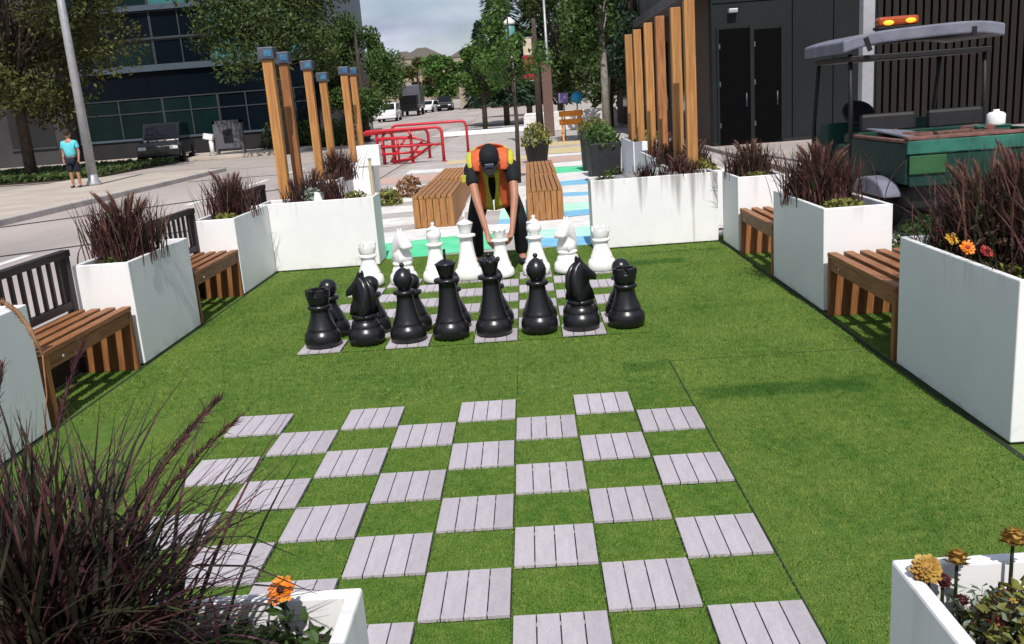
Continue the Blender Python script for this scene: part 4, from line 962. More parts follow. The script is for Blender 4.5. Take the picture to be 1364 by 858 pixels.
# ------------------------------------------------------------------ glass office building (left)
t = thing('office_building', 'dark glass office building across the street on the left', 'building', (-16, 44.2, 0))
MB().b2((-6, .0, 0), (6.2, 16, 14)).build('wall', 'glassdark', t)
def part(name, a, b, m, bevel=0): return MB().b2(a, b).build(name, m, t, bevel=bevel)
part('base_wall', (-6.0, -.12, 0), (6.2, -.003, .95), 'conc_d')
part('ledge', (-6.0, -.2, .95), (6.22, -.003, 1.06), 'band')
part('spandrel', (-6.0, -.09, 3.0), (6.21, -.003, 4.25), 'glassdark')
part('ledge', (-6.0, -.3, 4.25), (6.22, -.003, 4.55), 'band')
part('ledge', (-6.0, -.16, 5.75), (6.22, -.003, 5.85), 'mullion')
part('ledge', (-6.0, -.3, 7.1), (6.22, -.003, 7.35), 'band')
for (x0, x1, z0, z1, m) in [(-6, -1.6, 1.08, 2.98, 'glassgreen'), (-1.55, 1.2, 1.08, 2.98, 'glassgreen'), (1.25, 4.0, 1.08, 2.98, 'glassdark'), (4.05, 6.1, 1.08, 2.98, 'glassdark'),
                            (-6, -1.6, 4.57, 5.73, 'glassgreen'), (-1.55, 1.2, 4.57, 5.73, 'glassdark'), (1.25, 4.6, 4.57, 7.08, 'glassteal'), (-6, -1.6, 5.87, 7.08, 'glassdark'), (-1.55, 1.2, 5.87, 7.08, 'glassdark'),
                            (-6, -1.6, 7.37, 13.5, 'glassgreen'), (-1.55, 1.2, 7.37, 13.5, 'glassteal'), (1.25, 4.8, 7.37, 13.5, 'glassteal'), (4.85, 6.1, 4.57, 13.5, 'glassteal')]:
    wnd = part('window', (x0, -.05, z0), (x1, -.004, z1), m)
    fm = MB(); k = max(2, int((x1 - x0) / 2.0))
    for i in range(k + 1):
        x = x0 + (x1 - x0) * i / k; fm.b2((x - .03, -.10, z0), (x + .03, -.052, z1))
    fm.b2((x0 - .03, -.101, z1 - .05), (x1 + .03, -.053, z1 + .002))
    if z1 - z0 > 1.5:
        fm.b2((x0, -.09, z0 + (z1 - z0) * .62), (x1, -.053, z0 + (z1 - z0) * .62 + .05))
    fm.build('frame', 'mullion', wnd)
t = thing('grey_building', 'low grey concrete building behind the big left tree', 'building', (-27, 43.0, 0))
MB().b2((-8, 0, 0), (4.85, 12, 9)).build('wall', 'conc', t)
for k, x in enumerate((-3, 0.2, 3.2)):
    wn = MB().b2((x - 1.1, -.05, 1.0), (x + 1.1, -.002, 3.2)).build('window', 'conc_d', t)
    MB().b2((x - 1.15, -.1, .9), (x + 1.15, -.003, .995)).build('sill', 'conc', wn)
part2 = MB().b2((-8.1, -.2, 9), (4.85, 12.2, 9.4)).build('roof', 'roofgrey', t)

# ------------------------------------------------------------------ building on the right
t = thing('dark_building', 'dark slate building with black doors and brown cladding on the right', 'building', (5.15, 21, 0))
MB().b2((.0, 0, -.03), (4.0, .4, 7)).b2((4.0, .3, -.03), (16, .6, 7)).build('wall', 'slate', t)
MB().b2((.02, .41, -.03), (.4, 24, 4.15)).build('brick_wall', 'brick', t)
s = MB(); k = 46
for i in range(k):
    x = 4.02 + i * .19; s.b2((x, .0, -.02), (x + .13, .295, 6.9))
s.build('cladding', 'corrug', t)
MB().b2((-.62, -.1, 3.72), (-.003, 24, 3.98)).build('canopy', 'roofgrey', t, bevel=.02)
MB().b2((-.3, -.1, 3.985), (.5, 24, 5.2)).build('roof', 'roofgrey', t)
jm = MB()
for x in (1.95, 2.95): jm.b2((x, -.006, .0), (x + .025, -.001, 6.9))
jm.b2((.02, -.006, 3.45), (3.98, -.001, 3.475)); jm.build('panel_joint', 'doorblk', t)
MB().b2((.0, -.03, -.02), (3.99, -.002, .14)).build('plinth', 'conc_d', t)
for (x0, x1, z1) in [(.16, .92, 2.86), (1.02, 1.68, 2.80)]:
    d = MB().b2((x0, -.04, .06), (x1, -.003, z1)).build('door', 'doorblk', t, bevel=.008)
    MB().tube([(x1 - .1, -.07, 1.0), (x1 - .1, -.07, 1.3)], .015, 8).box((x1 - .1, -.05, 1.0), (.03, .05, .03)).box((x1 - .1, -.05, 1.3), (.03, .05, .03)).build('handle', 'cap', d)
    for hz_ in (.5, 1.5, 2.4): MB().b2((x0 + .002, -.055, hz_), (x0 + .03, -.0405, hz_ + .12)).build('hinge', 'cap', d)
    MB().b2((x0 - .05, -.06, .06), (x0 - .002, -.002, z1 + .05)).b2((x1 + .002, -.06, .06), (x1 + .05, -.002, z1 + .05)).build('door_frame', 'slate', t)
MB().box((.5, -.1, 3.27), (.22, .18, .1)).build('wall_light', 'steel', t, bevel=.02)
for y in (3., 7., 11., 15., 19.):
    wn = MB().b2((-.03, y, .9), (.019, y + 1.6, 3.0)).build('window', 'car_glass', t)
    MB().b2((-.08, y - .05, .84), (.018, y + 1.65, .895)).build('sill', 'roofgrey', wn)
t = thing('steel_pole', 'square grey steel pole behind the utility cart', 'pole', (5.78, 12.4, -.01))
MB().b2((-.09, -.09, 0), (.09, .09, 6)).build('shaft', 'steel', t, bevel=.01); MB().b2((-.2, -.2, 0), (.2, .2, .03)).build('base_plate', 'steel', t)

# ------------------------------------------------------------------ utility cart
t = thing('utility_cart', 'green utility cart with grey roof and amber beacon by the right planters', 'utility cart', (3.98, 6.42, 0))
W_ = 1.55
bed = MB()
bed.b2((.0, .0, .52), (.05, 1.45, .90)); bed.b2((W_ - .05, .0, .52), (W_, 1.45, .93)); bed.b2((.05, 1.40, .52), (W_ - .05, 1.45, .95)); bed.b2((.05, .05, .52), (W_ - .05, 1.4, .57))
bed.b2((.03, -.026, .50), (W_ - .03, -.001, .80))
bd = bed.build('cargo_bed', 'cartgreen', t, bevel=.012)
tg = MB().b2((.0, -.045, .805), (W_, -.002, .93)).build('tailgate', 'carttail', bd, bevel=.01)
MB().b2((.0, -.05, .935), (W_, .06, .965)).b2((.0, .0, .905), (.06, 1.4, .935)).build('bed_rim', 'debris', bd, bevel=.008)
MB().b2((.1, .1, .28), (W_ - .1, 2.95, .50)).b2((.15, 2.95, .25), (W_ - .15, 3.05, .42)).build('chassis', 'cartblack', t, bevel=.02)
MB().b2((.06, 1.52, .5), (W_ - .06, 2.1, .80)).build('body', 'cartgreen', t, bevel=.03)
st = MB().b2((.1, 1.5, .80), (.72, 2.0, .92)).b2((.82, 1.5, .80), (1.45, 2.0, .92)).build('seat', 'cartblack', t, bevel=.04)
MB().box((.41, 1.5, 1.03), (.6, .1, .22), rx=-.12).box((1.13, 1.5, 1.03), (.6, .1, .22), rx=-.12).build('backrest', 'cartblack', t, bevel=.04)
MB().prism([(2.55, .5), (3.15, .5), (3.15, .82), (2.85, .98), (2.60, 1.02)], .12, W_ - .12, 'X').build('bonnet', 'cartgreen', t, bevel=.03)
MB().tube([(.42, 2.62, .98), (.42, 2.42, 1.12)], .022, 8).lathe([(.16, -.014), (.19, -.014), (.19, .014), (.16, .014)], 20, (.42, 2.42, 1.12), Matrix.Rotation(.8, 3, 'X')).build('steering_wheel', 'cartblack', t)
for (x, y) in ((.05, 1.62), (W_ - .05, 1.62)): MB().tube([(x, y, .5), (x, y, 1.2), (x, y + .05, 1.78)], .026, 8).build('roof_post', 'cartblack', t)
for (x, y) in ((.05, 2.95), (W_ - .05, 2.95)): MB().tube([(x, y, .5), (x, y - .05, 1.0), (x, y - .22, 1.74)], .026, 8).build('roof_post', 'cartblack', t)
rf_ = MB(); nx = 12; vs = []
for z0 in (0, -.13):
    for j in range(2):
        for i in range(nx + 1):
            x = -.08 + (W_ + .16) * i / nx; e = abs(2 * i / nx - 1)
            vs.append((x, 1.50 + 1.4 * j, 1.92 + .07 * (1 - e ** 4) + z0 * (1 if z0 else 1) + .06 * i / nx))
nn = nx + 1
fs = []
for i in range(nx):
    fs += [(i, i + 1, nn + i + 1, nn + i), (2 * nn + i, 3 * nn + i, 3 * nn + i + 1, 2 * nn + i + 1), (i, 2 * nn + i, 2 * nn + i + 1, i + 1), (nn + i, nn + i + 1, 3 * nn + i + 1, 3 * nn + i)]
fs += [(0, nn, 3 * nn, 2 * nn), (nx, 2 * nn + nx, 3 * nn + nx, nn + nx)]
rf_.add(vs, fs); rfo = rf_.build('roof', 'canopy', t, bevel=.02)
MB().b2((.02, 1.56, 1.70), (W_ - .02, 2.8, 1.76)).build('roof_frame', 'cartblack', t, bevel=.01)
MB().box((.18, 1.497, 1.87), (.05, .012, .15), ry=-.35).box((1.3, 1.497, 1.92), (.05, .012, .10)).build('roof_strap', 'cartblack', rfo)
MB().b2((.38, 1.75, 2.02), (.84, 1.92, 2.05)).build('beacon_base', 'cartblack', t, bevel=.006)
bc = MB().b2((.39, 1.76, 2.052), (.83, 1.91, 2.15)).build('beacon', 'amber_dim', t, bevel=.03)
MB().ball((.49, 1.75, 2.085), .045, 12, 8, (1.3, .5, .6)).ball((.73, 1.75, 2.095), .045, 12, 8, (1.3, .5, .6)).build('beacon_bulb', 'amber', bc)
def wheel(x, y, r, wd):
    w2 = MB().lathe([(r * .55, -wd / 2), (r * .9, -wd / 2), (r, -wd * .35), (r, wd * .35), (r * .9, wd / 2), (r * .55, wd / 2)], 22, (x, y, r), Matrix.Rotation(math.pi / 2, 3, 'Y')).build('wheel', 'rubber', t)
    MB().lathe([(.001, -wd * .3), (r * .56, -wd * .3), (r * .56, wd * .3), (.001, wd * .3)], 18, (x, y, r), Matrix.Rotation(math.pi / 2, 3, 'Y')).build('rim', 'steel', w2)
for x in (.08, W_ - .08):
    wheel(x, .75, .30, .24); wheel(x, 2.75, .28, .22)
for x in (-.17, W_ - .01):
    pr = [(.52 - .44 * math.cos(math.pi * k / 14), .40 + .17 * math.sin(math.pi * k / 14)) for k in range(15)]
    MB().prism(pr, x, x + .18, 'X').build('fender', 'canopy', t, bevel=.02)
MB().b2((.02, -.05, .62), (.36, -.028, .79)).build('hatch', 'fender_green', bd, bevel=.006)
# load in the bed
rg = random.Random(4)
lo = MB()
for k in range(26): lo.box((rg.uniform(.2, 1.3), rg.uniform(.2, 1.2), .66 + rg.uniform(0, .30)), (rg.uniform(.2, .5), rg.uniform(.04, .2), .04), rg.uniform(-1, 1), rg.uniform(-.4, .4))
tag(lo.build('scrap_boards', 'debris', loc=(3.98, 6.42, 0)), 'heap of reddish brown scrap boards in the cart bed', 'boards')
tag(MB().box((0, 0, 0), (.5, .9, .015), .2, .1, .12).build('grey_sheet', 'canopy', loc=(4.35, 7.15, .93)), 'grey sheet lying across the cart bed', 'sheet')
tag(MB().lathe([(.001, 0), (.085, 0), (.09, .02), (.09, .11), (.07, .13), (.03, .14), (.03, .16), (.001, .16)], 18).build('jug', 'white', loc=(5.32, 7.45, 1.0 - .05)), 'white jug standing at the front of the cart bed', 'jug')
tag(MB().box((0, 0, .12), (.34, .22, .24)).box((0, 0, .25), (.36, .24, .02)).build('toolbox', 'carttail', loc=(5.25, 7.45, .70), bevel=.01), 'green toolbox under the white jug in the cart bed', 'toolbox')

# ------------------------------------------------------------------ street furniture far off
t = thing('lamp_pole', 'tall grey lamp pole on the left pavement', 'lamp pole', (-11.8, 23.35, .10))
MB().tube([(0, 0, 0), (-.0, 0, 4), (-.0, 0, 8.2)], [.13, .11, .08], 14).build('pole', 'steel', t)
MB().lathe([(.001, 0), (.2, 0), (.2, .06), (.14, .16), (.13, .3), (.001, .3)], 16).build('base', 'steel', t)
a_ = MB().tube([(0, 0, 8.1), (.5, 0, 8.4), (1.6, 0, 8.5)], .05, 8).build('arm', 'steel', t); MB().box((1.9, 0, 8.48), (.7, .3, .12)).build('lamp_head', 'steel', t, bevel=.03)
t = thing('street_lamp', 'street lamp with teal lantern and white cap among the conifers', 'street lamp', (.12, 33.2, 0))
MB().tube([(0, 0, 0), (0, 0, 3.6)], [.07, .05], 10).build('pole', 'steel', t)
ln = MB().lathe([(.001, 3.6), (.10, 3.6), (.19, 3.75), (.20, 4.2), (.15, 4.3), (.001, 4.3)], 16).build('lantern', 'lampteal', t)
MB().lathe([(.001, 4.3), (.24, 4.3), (.2, 4.42), (.05, 4.55), (.001, 4.56)], 16).build('cap', 'lampglass', ln)
t = thing('banner_pole', 'brown pole with a small red banner', 'banner pole', (1.05, 35, 0))
MB().tube([(0, 0, 0), (0, 0, 4.6)], [.16, .08], 10).build('pole', 'bark', t)
MB().box((-.3, 0, 2.75), (.46, .03, .95)).build('banner', 'banner', t); MB().box((-.3, 0, 3.55), (.34, .03, .62)).build('upper_banner', 'bannerwhite', t); MB().tube([(-.55, 0, 3.9), (0, 0, 3.9)], .02, 6).tube([(-.55, 0, 2.25), (0, 0, 2.25)], .02, 6).build('bracket', 'steel', t)
t = thing('brick_pillar', 'reddish brown brick pillar below the red banner', 'pillar', (1.45, 36, 0))
MB().b2((-.2, -.2, 0), (.2, .2, 2.9)).build('shaft', 'redbrick', t, bevel=.02); MB().b2((-.23, -.23, 2.9), (.23, .23, 2.98)).build('coping', 'redbrick', t)
t = thing('thin_pole', 'thin pale pole behind the brick pillar', 'pole', (1.62, 39.2, 0)); MB().tube([(0, 0, 0), (0, 0, 6)], [.07, .05], 8).build('shaft', 'steel', t); MB().lathe([(.001, 0), (.14, 0), (.12, .1), (.001, .1)], 12).build('base', 'steel', t)
t = thing('barricade', 'orange barricade at the far end of the painted street', 'barricade', (2.1, 30.9, 0))
MB().box((0, 0, .95), (.85, .04, .2)).box((0, 0, .66), (.85, .04, .2)).build('boards', 'orange', t, bevel=.01)
for sx in (-.32, .32): MB().box((sx, .2, .52), (.05, .04, 1.1), rx=.35).box((sx, -.2, .52), (.05, .04, 1.1), rx=-.35).build('leg', 'orange', t)
t = thing('round_sign', 'round bright blue sign above the orange barricade', 'sign', (2.36, 31.2, 0))
MB().lathe([(.001, -.015), (.2, -.015), (.2, .015), (.001, .015)], 24, (0, -.03, 1.48), Matrix.Rotation(math.pi / 2, 3, 'X')).build('disc', 'signblue', t); MB().tube([(0, 0, 0), (0, 0, 1.62)], .025, 8).build('pole', 'steel', t)
t = thing('square_sign', 'purple square sign left of the round blue sign', 'sign', (1.88, 31.2, 0))
MB().box((0, -.04, 1.5), (.34, .025, .34)).build('panel', 'signpurple', t, bevel=.005); MB().tube([(0, 0, 0), (0, 0, 1.62)], .025, 8).build('pole', 'steel', t)
t = thing('info_panel', 'grey framed kiosk panel with a dark screen before the glass building', 'kiosk', (-13.0, 39.4, .12))
MB().b2((-.55, 0, .25), (.55, .3, 1.35)).build('panel', 'car_grey', t, bevel=.02); MB().b2((-.65, .02, 0), (-.551, .28, 1.5)).b2((.551, .02, 0), (.65, .28, 1.5)).b2((-.65, .02, 1.36), (.65, .28, 1.5)).build('frame', 'roofgrey', t)
MB().b2((-.22, -.02, .5), (.22, -.003, 1.1)).build('screen', 'cartblack', t)
t = thing('white_bollard', 'white bollard with a wide tilted head left of the grey kiosk panel', 'bollard', (-13.75, 39.2, .12)); MB().tube([(0, 0, 0), (0, 0, .72)], .1, 10).box((-.08, 0, .84), (.42, .24, .24), ry=.25).build('post', 'white', t); MB().lathe([(.001, 0), (.18, 0), (.18, .05), (.001, .05)], 12).build('base', 'steel', t)
tag(MB().b2((-3.2, -.5, 0), (3.2, .5, .16)).prism([(-3.2, .16), (3.2, .16), (3.1, .22), (-3.1, .22)], -.4, .4).build('kerb_block', 'white', loc=(-.6, 44.4, 0), bevel=.04), 'long low white concrete kerb block across the street beyond the racks', 'kerb block')
tag(MB().b2((-2.2, -.3, 0), (2.2, .3, .75)).prism([(-2.2, .75), (2.2, .75), (2.1, .9), (-2.1, .9)], -.18, .18).build('concrete_barrier', 'paint_white', loc=(2.6, 41.4, 0), bevel=.04), 'shorter white barrier right of the brick pillar foot', 'barrier')
t = thing('box_sign', 'small white box sign by the left posts', 'sign', (-2.35, 14.05, 0)); MB().b2((-.2, -.12, .62), (.2, .12, .98)).build('panel', 'white', t, bevel=.01); MB().b2((-.04, -.04, 0), (.04, .04, .62)).build('pole', 'steel', t)

rg = random.Random(63); mb = MB(); xx = [(-22, 27.8, -14.6, 36.5)]
for k in range(9000):
    x = rg.uniform(-22, -14.6); y = rg.uniform(29.0, 37.4) if x > -99 else 0; s_ = rg.uniform(.06, .14); p = Vector((x, y, rg.uniform(.0, .26))); nn = Vector((rg.gauss(0, 1), rg.gauss(-.4, 1), rg.gauss(.6, 1))).normalized(); u = nn.orthogonal().normalized(); v = nn.cross(u)
    mb.add([p - u * s_, p + v * s_ * .5, p + u * s_, p - v * s_ * .5], [(0, 1, 2, 3)])
o = mb.build('shade_leaves', 'leaf_dk'); o['kind'] = 'stuff'  # dark leaves added to stand in for tree shade on the ground
s = MB(); s.b2((-22.2, 28.9, -.03), (-14.5, 37.5, .04)); struct('shade_bed', s, 'soil')  # dark sheet added below the leaves for the same tree shade
for i, (x, y, w2, h2, lb) in enumerate([(-11.6, 42.6, .9, 1.5, 'dark hedge bush at the foot of the glass building'), (-10.2, 42.9, .9, 1.3, 'dark hedge bush right of the other hedge bush by the glass building'), (-8.9, 43.4, .9, 1.2, 'dark hedge bush behind the dark pickup truck')]):
    shrub('hedge_bush', (x, y, .1), (w2, .7, h2), 900, .11, 'leaf_dk', lb, 'bush', 300 + i, 'hedge bushes by the building')
# ------------------------------------------------------------------ vehicles
def car(loc, rz, m, label, suv=False, pickup=False):
    t = thing('parked_car' if not pickup else 'pickup_truck', label, 'car' if not pickup else 'pickup truck', loc, rz, 'vehicles along the street')
    Ln, Wd = 4.5, 1.8; hh = .95 if suv or pickup else .82; top = 1.72 if suv or pickup else 1.42
    prof = [(-Ln / 2, .28), (Ln / 2, .28), (Ln / 2, hh * .8), (Ln / 2 - .25, hh * .95), (1.2, hh), (-Ln / 2 + .1, hh), (-Ln / 2, hh * .8)]
    bd = MB().prism(prof, -Wd / 2, Wd / 2).build('body', m, t, bevel=.08, segs=3)
    if pickup: cab = [(-.5, hh), (1.15, hh), (.55, top), (-.4, top)]
    elif suv: cab = [(-2.15, hh), (1.25, hh), (.55, top), (-1.95, top)]
    else: cab = [(-2.0, hh), (1.15, hh), (.3, top), (-1.3, top)]
    MB().prism(cab, -Wd / 2 + .12, Wd / 2 - .12).build('cabin', m, t, bevel=.06)
    cx = sum(a for a, b in cab) / 4; cz = (hh + top) / 2
    win = MB().prism([(cx + (a - cx) * .84, cz + (b - cz) * .74) for a, b in cab], -Wd / 2 + .113, Wd / 2 - .113).build('side_window', 'car_glass', t)
    a, b = Vector((cab[1][0], 0, hh)), Vector((cab[2][0], 0, top)); d = (b - a); nrm = Vector((d.z, 0, -d.x)).normalized()
    for (p, q, sgn) in ((cab[1], cab[2], 1), (cab[0], cab[3], -1)):
        a = Vector((p[0], 0, p[1])); b = Vector((q[0], 0, q[1])); a2, b2_ = a.lerp(b, .15), a.lerp(b, .88); off = Vector((sgn * .012, 0, .01))
        MB().add([a2 + off + Vector((0, -.68, 0)), a2 + off + Vector((0, .68, 0)), b2_ + off + Vector((0, .62, 0)), b2_ + off + Vector((0, -.62, 0))], [(0, 1, 2, 3)]).build('windscreen', 'car_glass', t)
    for x in (-1.4, 1.4):
        for y in (-Wd / 2 + .08, Wd / 2 - .08):
            wv = MB().lathe([(.2, -.11), (.32, -.11), (.35, -.07), (.35, .07), (.32, .11), (.2, .11)], 18, (x, y, .35), Matrix.Rotation(math.pi / 2, 3, 'X')).build('wheel', 'rubber', t)
            MB().lathe([(.001, -.09), (.21, -.09), (.21, .09), (.001, .09)], 14, (x, y, .35), Matrix.Rotation(math.pi / 2, 3, 'X')).build('rim', 'steel', wv)
    for y in (-.65, .65):
        MB().box((Ln / 2 + .005, y, hh * .72), (.03, .32, .14)).build('headlight', 'lampglass', t); MB().box((-Ln / 2 - .005, y, hh * .75), (.03, .2, .2)).build('tail_light', 'red', t)
    return t
car((-15.7, 39.0, 0), R(-78), 'car_black', 'black suv standing before the glass building', suv=True)
car((-11.1, 47.2, 0), R(-90), 'car_teal', 'dark pickup truck parked behind the left posts', pickup=True)
car((-9.9, 52.5, 0), R(-90), 'car_grey', 'grey car parked between the middle and farthest left posts')
car((-12.5, 87, hz(87)), R(-90), 'car_white', 'white suv parked down the street on the left', suv=True)
car((-11.2, 112, hz(112)), R(-100), 'car_white', 'distant white car in the middle of the street')
car((-9.3, 114, hz(114)), R(-90), 'car_black', 'distant dark car beside the white one', suv=True)
t = thing('box_truck', 'dark box truck parked behind the white suv', 'truck', (-12.1, 101, hz(101)), 0, 'vehicles along the street')
MB().b2((-1.1, 0, .75), (1.1, 5, 3.3)).build('cargo_box', 'car_grey', t, bevel=.05); cb = MB().b2((-1.0, -1.7, .5), (1.0, -.05, 2.3)).build('cab', 'car_black', t, bevel=.1); MB().b2((-.85, -1.73, 1.35), (.85, -1.703, 2.1)).build('windscreen', 'car_glass', cb)
for x in (-.9, .9):
    for y in (-.9, 3.6): MB().lathe([(.001, -.13), (.42, -.13), (.45, 0), (.42, .13), (.001, .13)], 16, (x, y, .45), Matrix.Rotation(math.pi / 2, 3, 'Y')).build('wheel', 'rubber', t)

# ------------------------------------------------------------------ people
def skin_obj(name, verts, edges, radii, m, parent, sub=2, root=0):
    me = bpy.data.meshes.new(name); me.from_pydata([tuple(v) for v in verts], edges, []); o = bpy.data.objects.new(name, me); col.objects.link(o)
    sk = o.modifiers.new('skin', 'SKIN'); sk.use_smooth_shade = True
    for i, r in enumerate(radii):
        me.skin_vertices[0].data[i].radius = r if hasattr(r, '__len__') else (r, r)
    me.skin_vertices[0].data[root].use_root = True
    sb = o.modifiers.new('sub', 'SUBSURF'); sb.levels = sub; sb.render_levels = sub
    me.materials.append(M[m]); o.parent = parent
    return o
def chain(pts, radii, segs=1):
    V = [Vector(p) for p in pts]; return V, [(i, i + 1) for i in range(len(V) - 1)], list(radii)
def head(parent, c, scale, look, capm, hairm='hair', cap=True):
    # look: rotation matrix (face towards local -Y)
    mb = MB(); S = scale
    mb.ball((0, 0, 0), .105 * S, 20, 14, (.80, .98, 1.18))
    mb.ball((0, -.035 * S, -.062 * S), .068 * S, 16, 10, (.86, .92, .9))
    mb.ball((0, -.108 * S, -.015 * S), .018 * S, 8, 6, (.7, 1, 1.5))
    for sx in (-1, 1): mb.ball((sx * .085 * S, .005 * S, -.012 * S), .022 * S, 8, 6, (.45, .8, 1.2))
    mb.v = [tuple(look @ Vector(v) + Vector(c)) for v in mb.v]
    hd = mb.build('head', 'skin', parent)
    e = MB()
    for sx in (-1, 1): e.ball((sx * .033 * S, -.094 * S, .014 * S), .010 * S, 8, 6)
    e.ball((0, -.098 * S, -.062 * S), .02 * S, 8, 6, (1, .35, .25))
    e.v = [tuple(look @ Vector(v) + Vector(c)) for v in e.v]; e.build('face_features', 'hair', hd)
    k = MB()
    if cap:
        k.lathe([(.092 * S, .02 * S), (.098 * S, .03 * S), (.096 * S, .075 * S), (.078 * S, .115 * S), (.045 * S, .135 * S), (.001, .14 * S)], 20, sx=.88, sy=1.08)
        n0 = 9; vs = []
        for i in range(n0):
            a = math.pi * (1.12 + .76 * i / (n0 - 1)); vs += [(.078 * S * math.cos(a), .10 * S * math.sin(a), .036 * S), (.082 * S * math.cos(a), (.10 * math.sin(a) + .085 * math.sin(a) * abs(math.sin(a)) ) * S, .018 * S)]
        vs2 = [(x, y, z - .008 * S) for x, y, z in vs]; q = len(vs)
        fs = []
        for i in range(n0 - 1):
            b = 2 * i; fs += [(b, b + 1, b + 3, b + 2), (q + b, q + b + 2, q + b + 3, q + b + 1), (b + 1, q + b + 1, q + b + 3, b + 3)]
        k.add(vs + vs2, fs)
        k.v = [tuple(look @ Vector(v) + Vector(c)) for v in k.v]; kc = k.build('cap', capm, hd)
        bdg = MB().box((0, -.112 * S, .062 * S), (.075 * S, .008 * S, .03 * S), rx=-.2); bdg.v = [tuple(look @ Vector(v) + Vector(c)) for v in bdg.v]; bdg.build('cap_badge', 'grey_cap', kc) if False else bdg.build('badge', 'grey_cap', hd)
    else:
        k.ball((0, .018 * S, .028 * S), .112 * S, 18, 10, (.82, .95, 1.08)); k.v = [tuple(look @ Vector(v) + Vector(c)) for v in k.v]; k.build('hair', hairm, hd)
    return hd
def hand(parent, wrist, tip, palm_n, side, m='skin'):
    wrist, tip, palm_n = Vector(wrist), Vector(tip), Vector(palm_n).normalized(); d = (tip - wrist).normalized(); ac = d.cross(palm_n).normalized() * side; palm_n = ac.cross(d).normalized() * side
    V = [wrist, wrist + d * .045, wrist + d * .085]; E = [(0, 1), (1, 2)]; Rr = [(.026, .02), (.036, .018), (.038, .015)]
    for k, (off, ln) in enumerate([(-.030, .068), (-.010, .078), (.010, .074), (.030, .058)]):
        b = len(V); kn = wrist + d * .090 + ac * off
        V += [kn, kn + d * ln * .5 + palm_n * .012, kn + d * ln * .8 + palm_n * .035, kn + d * ln * .86 + palm_n * .055]; E += [(2, b), (b, b + 1), (b + 1, b + 2), (b + 2, b + 3)]; Rr += [(.0105, .0105), (.0095, .0095), (.0085, .0085), (.007, .007)]
    b = len(V); V += [wrist + d * .035 - ac * .035 + palm_n * .012, wrist + d * .07 - ac * .055 + palm_n * .03, wrist + d * .095 - ac * .052 + palm_n * .05]; E += [(1, b), (b, b + 1), (b + 1, b + 2)]; Rr += [(.013, .013), (.011, .011), (.0085, .0085)]
    return V, E, Rr
man = thing('person', 'man in black cap and orange yellow safety vest bending over white chess pieces', 'person', (.1, 6.6, 0))
O = Vector((.1, 6.6, 0)); P = lambda *p: Vector(p) - O
hipc = P(.10, 6.70, .80); chest = P(.10, 6.40, 1.00); neck = P(.10, 6.24, 1.05); hd_c = P(.10, 6.13, 1.06)
shl, shr = P(-.10, 6.30, 1.0), P(.30, 6.30, 1.0)
ell, elr = P(-.045, 6.12, .70), P(.305, 6.12, .70)
wrl, wrr = P(.035, 5.99, .40), P(.265, 6.00, .43)
hl, hr = P(.09, 5.915, .235), P(.205, 5.93, .27)
knl, knr = P(-.10, 6.50, .46), P(.33, 6.50, .46)
anl, anr = P(-.11, 6.63, .09), P(.33, 6.65, .09)
tol, tor = P(-.13, 6.47, .04), P(.35, 6.48, .04)
# one continuous body: trunk, neck, arms with hands, legs
V = [hipc, hipc.lerp(chest, .5), chest, neck, P(.10, 6.17, 1.05)]; E = [(0, 1), (1, 2), (2, 3), (3, 4)]; RR = [(.13, .10), (.13, .10), (.14, .10), (.055, .055), (.05, .05)]
for (s_, e_, w_, h_, sd_) in ((shl, ell, wrl, hl, 1), (shr, elr, wrr, hr, -1)):
    b = len(V); V += [s_, e_]; E += [(2, b), (b, b + 1)]; RR += [(.052, .052), (.040, .040)]
    hv, he, hr_ = hand(None, w_, h_, Vector((sd_ * .8, .25, -.2)), 1 if sd_ > 0 else -1)
    o_ = len(V); V += hv; E += [(b + 1, o_)] + [(x + o_, y + o_) for x, y in he]; RR += hr_
for (k_, a_, t_, hx) in ((knl, anl, tol, -.09), (knr, anr, tor, .09)):
    b = len(V); V += [hipc + Vector((hx, -.02, -.04)), k_, a_, t_]; E += [(0, b), (b, b + 1), (b + 1, b + 2), (b + 2, b + 3)]; RR += [(.085, .085), (.058, .058), (.04, .04), (.035, .03)]
skin_obj('body', V, E, RR, 'skin', man, 2)
look = Matrix.Rotation(R(48), 3, 'X')
head(man, tuple(hd_c), 1.06, look, 'cloth_k')
# black t-shirt with sleeves
V = [hipc + Vector((0, 0, .03)), hipc.lerp(chest, .5), chest, P(.10, 6.28, 1.045), shl, shl.lerp(ell, .62), shr, shr.lerp(elr, .62)]
skin_obj('shirt', V, [(0, 1), (1, 2), (2, 3), (2, 4), (4, 5), (2, 6), (6, 7)], [(.165, .125), (.165, .125), (.175, .12), (.075, .075), (.078, .078), (.064, .064), (.078, .078), (.064, .064)], 'cloth_k', man, 2)
for (k_, a_, hx) in ((knl, anl, -.10), (knr, anr, .10)): pass
V = [hipc + Vector((0, .0, .02)), hipc + Vector((-.11, -.03, -.05)), knl, knl.lerp(anl, .55), anl + Vector((0, 0, .0)), hipc + Vector((.11, -.03, -.05)), knr, knr.lerp(anr, .55), anr]
skin_obj('trousers', V, [(0, 1), (1, 2), (2, 3), (3, 4), (0, 5), (5, 6), (6, 7), (7, 8)], [(.165, .13), (.115, .115), (.085, .085), (.072, .072), (.07, .07), (.115, .115), (.085, .085), (.072, .072), (.07, .07)], 'cloth_k', man, 2)
for (a_, t_) in ((anl, tol), (anr, tor)):
    V, E, RR = chain([a_ + Vector((0, .04, -.045)), a_.lerp(t_, .5) + Vector((0, 0, -.02)), t_ + Vector((0, -.03, 0))], [(.045, .043), (.048, .042), (.04, .03)]); skin_obj('shoe', V, E, RR, 'cloth_n', man, 2)
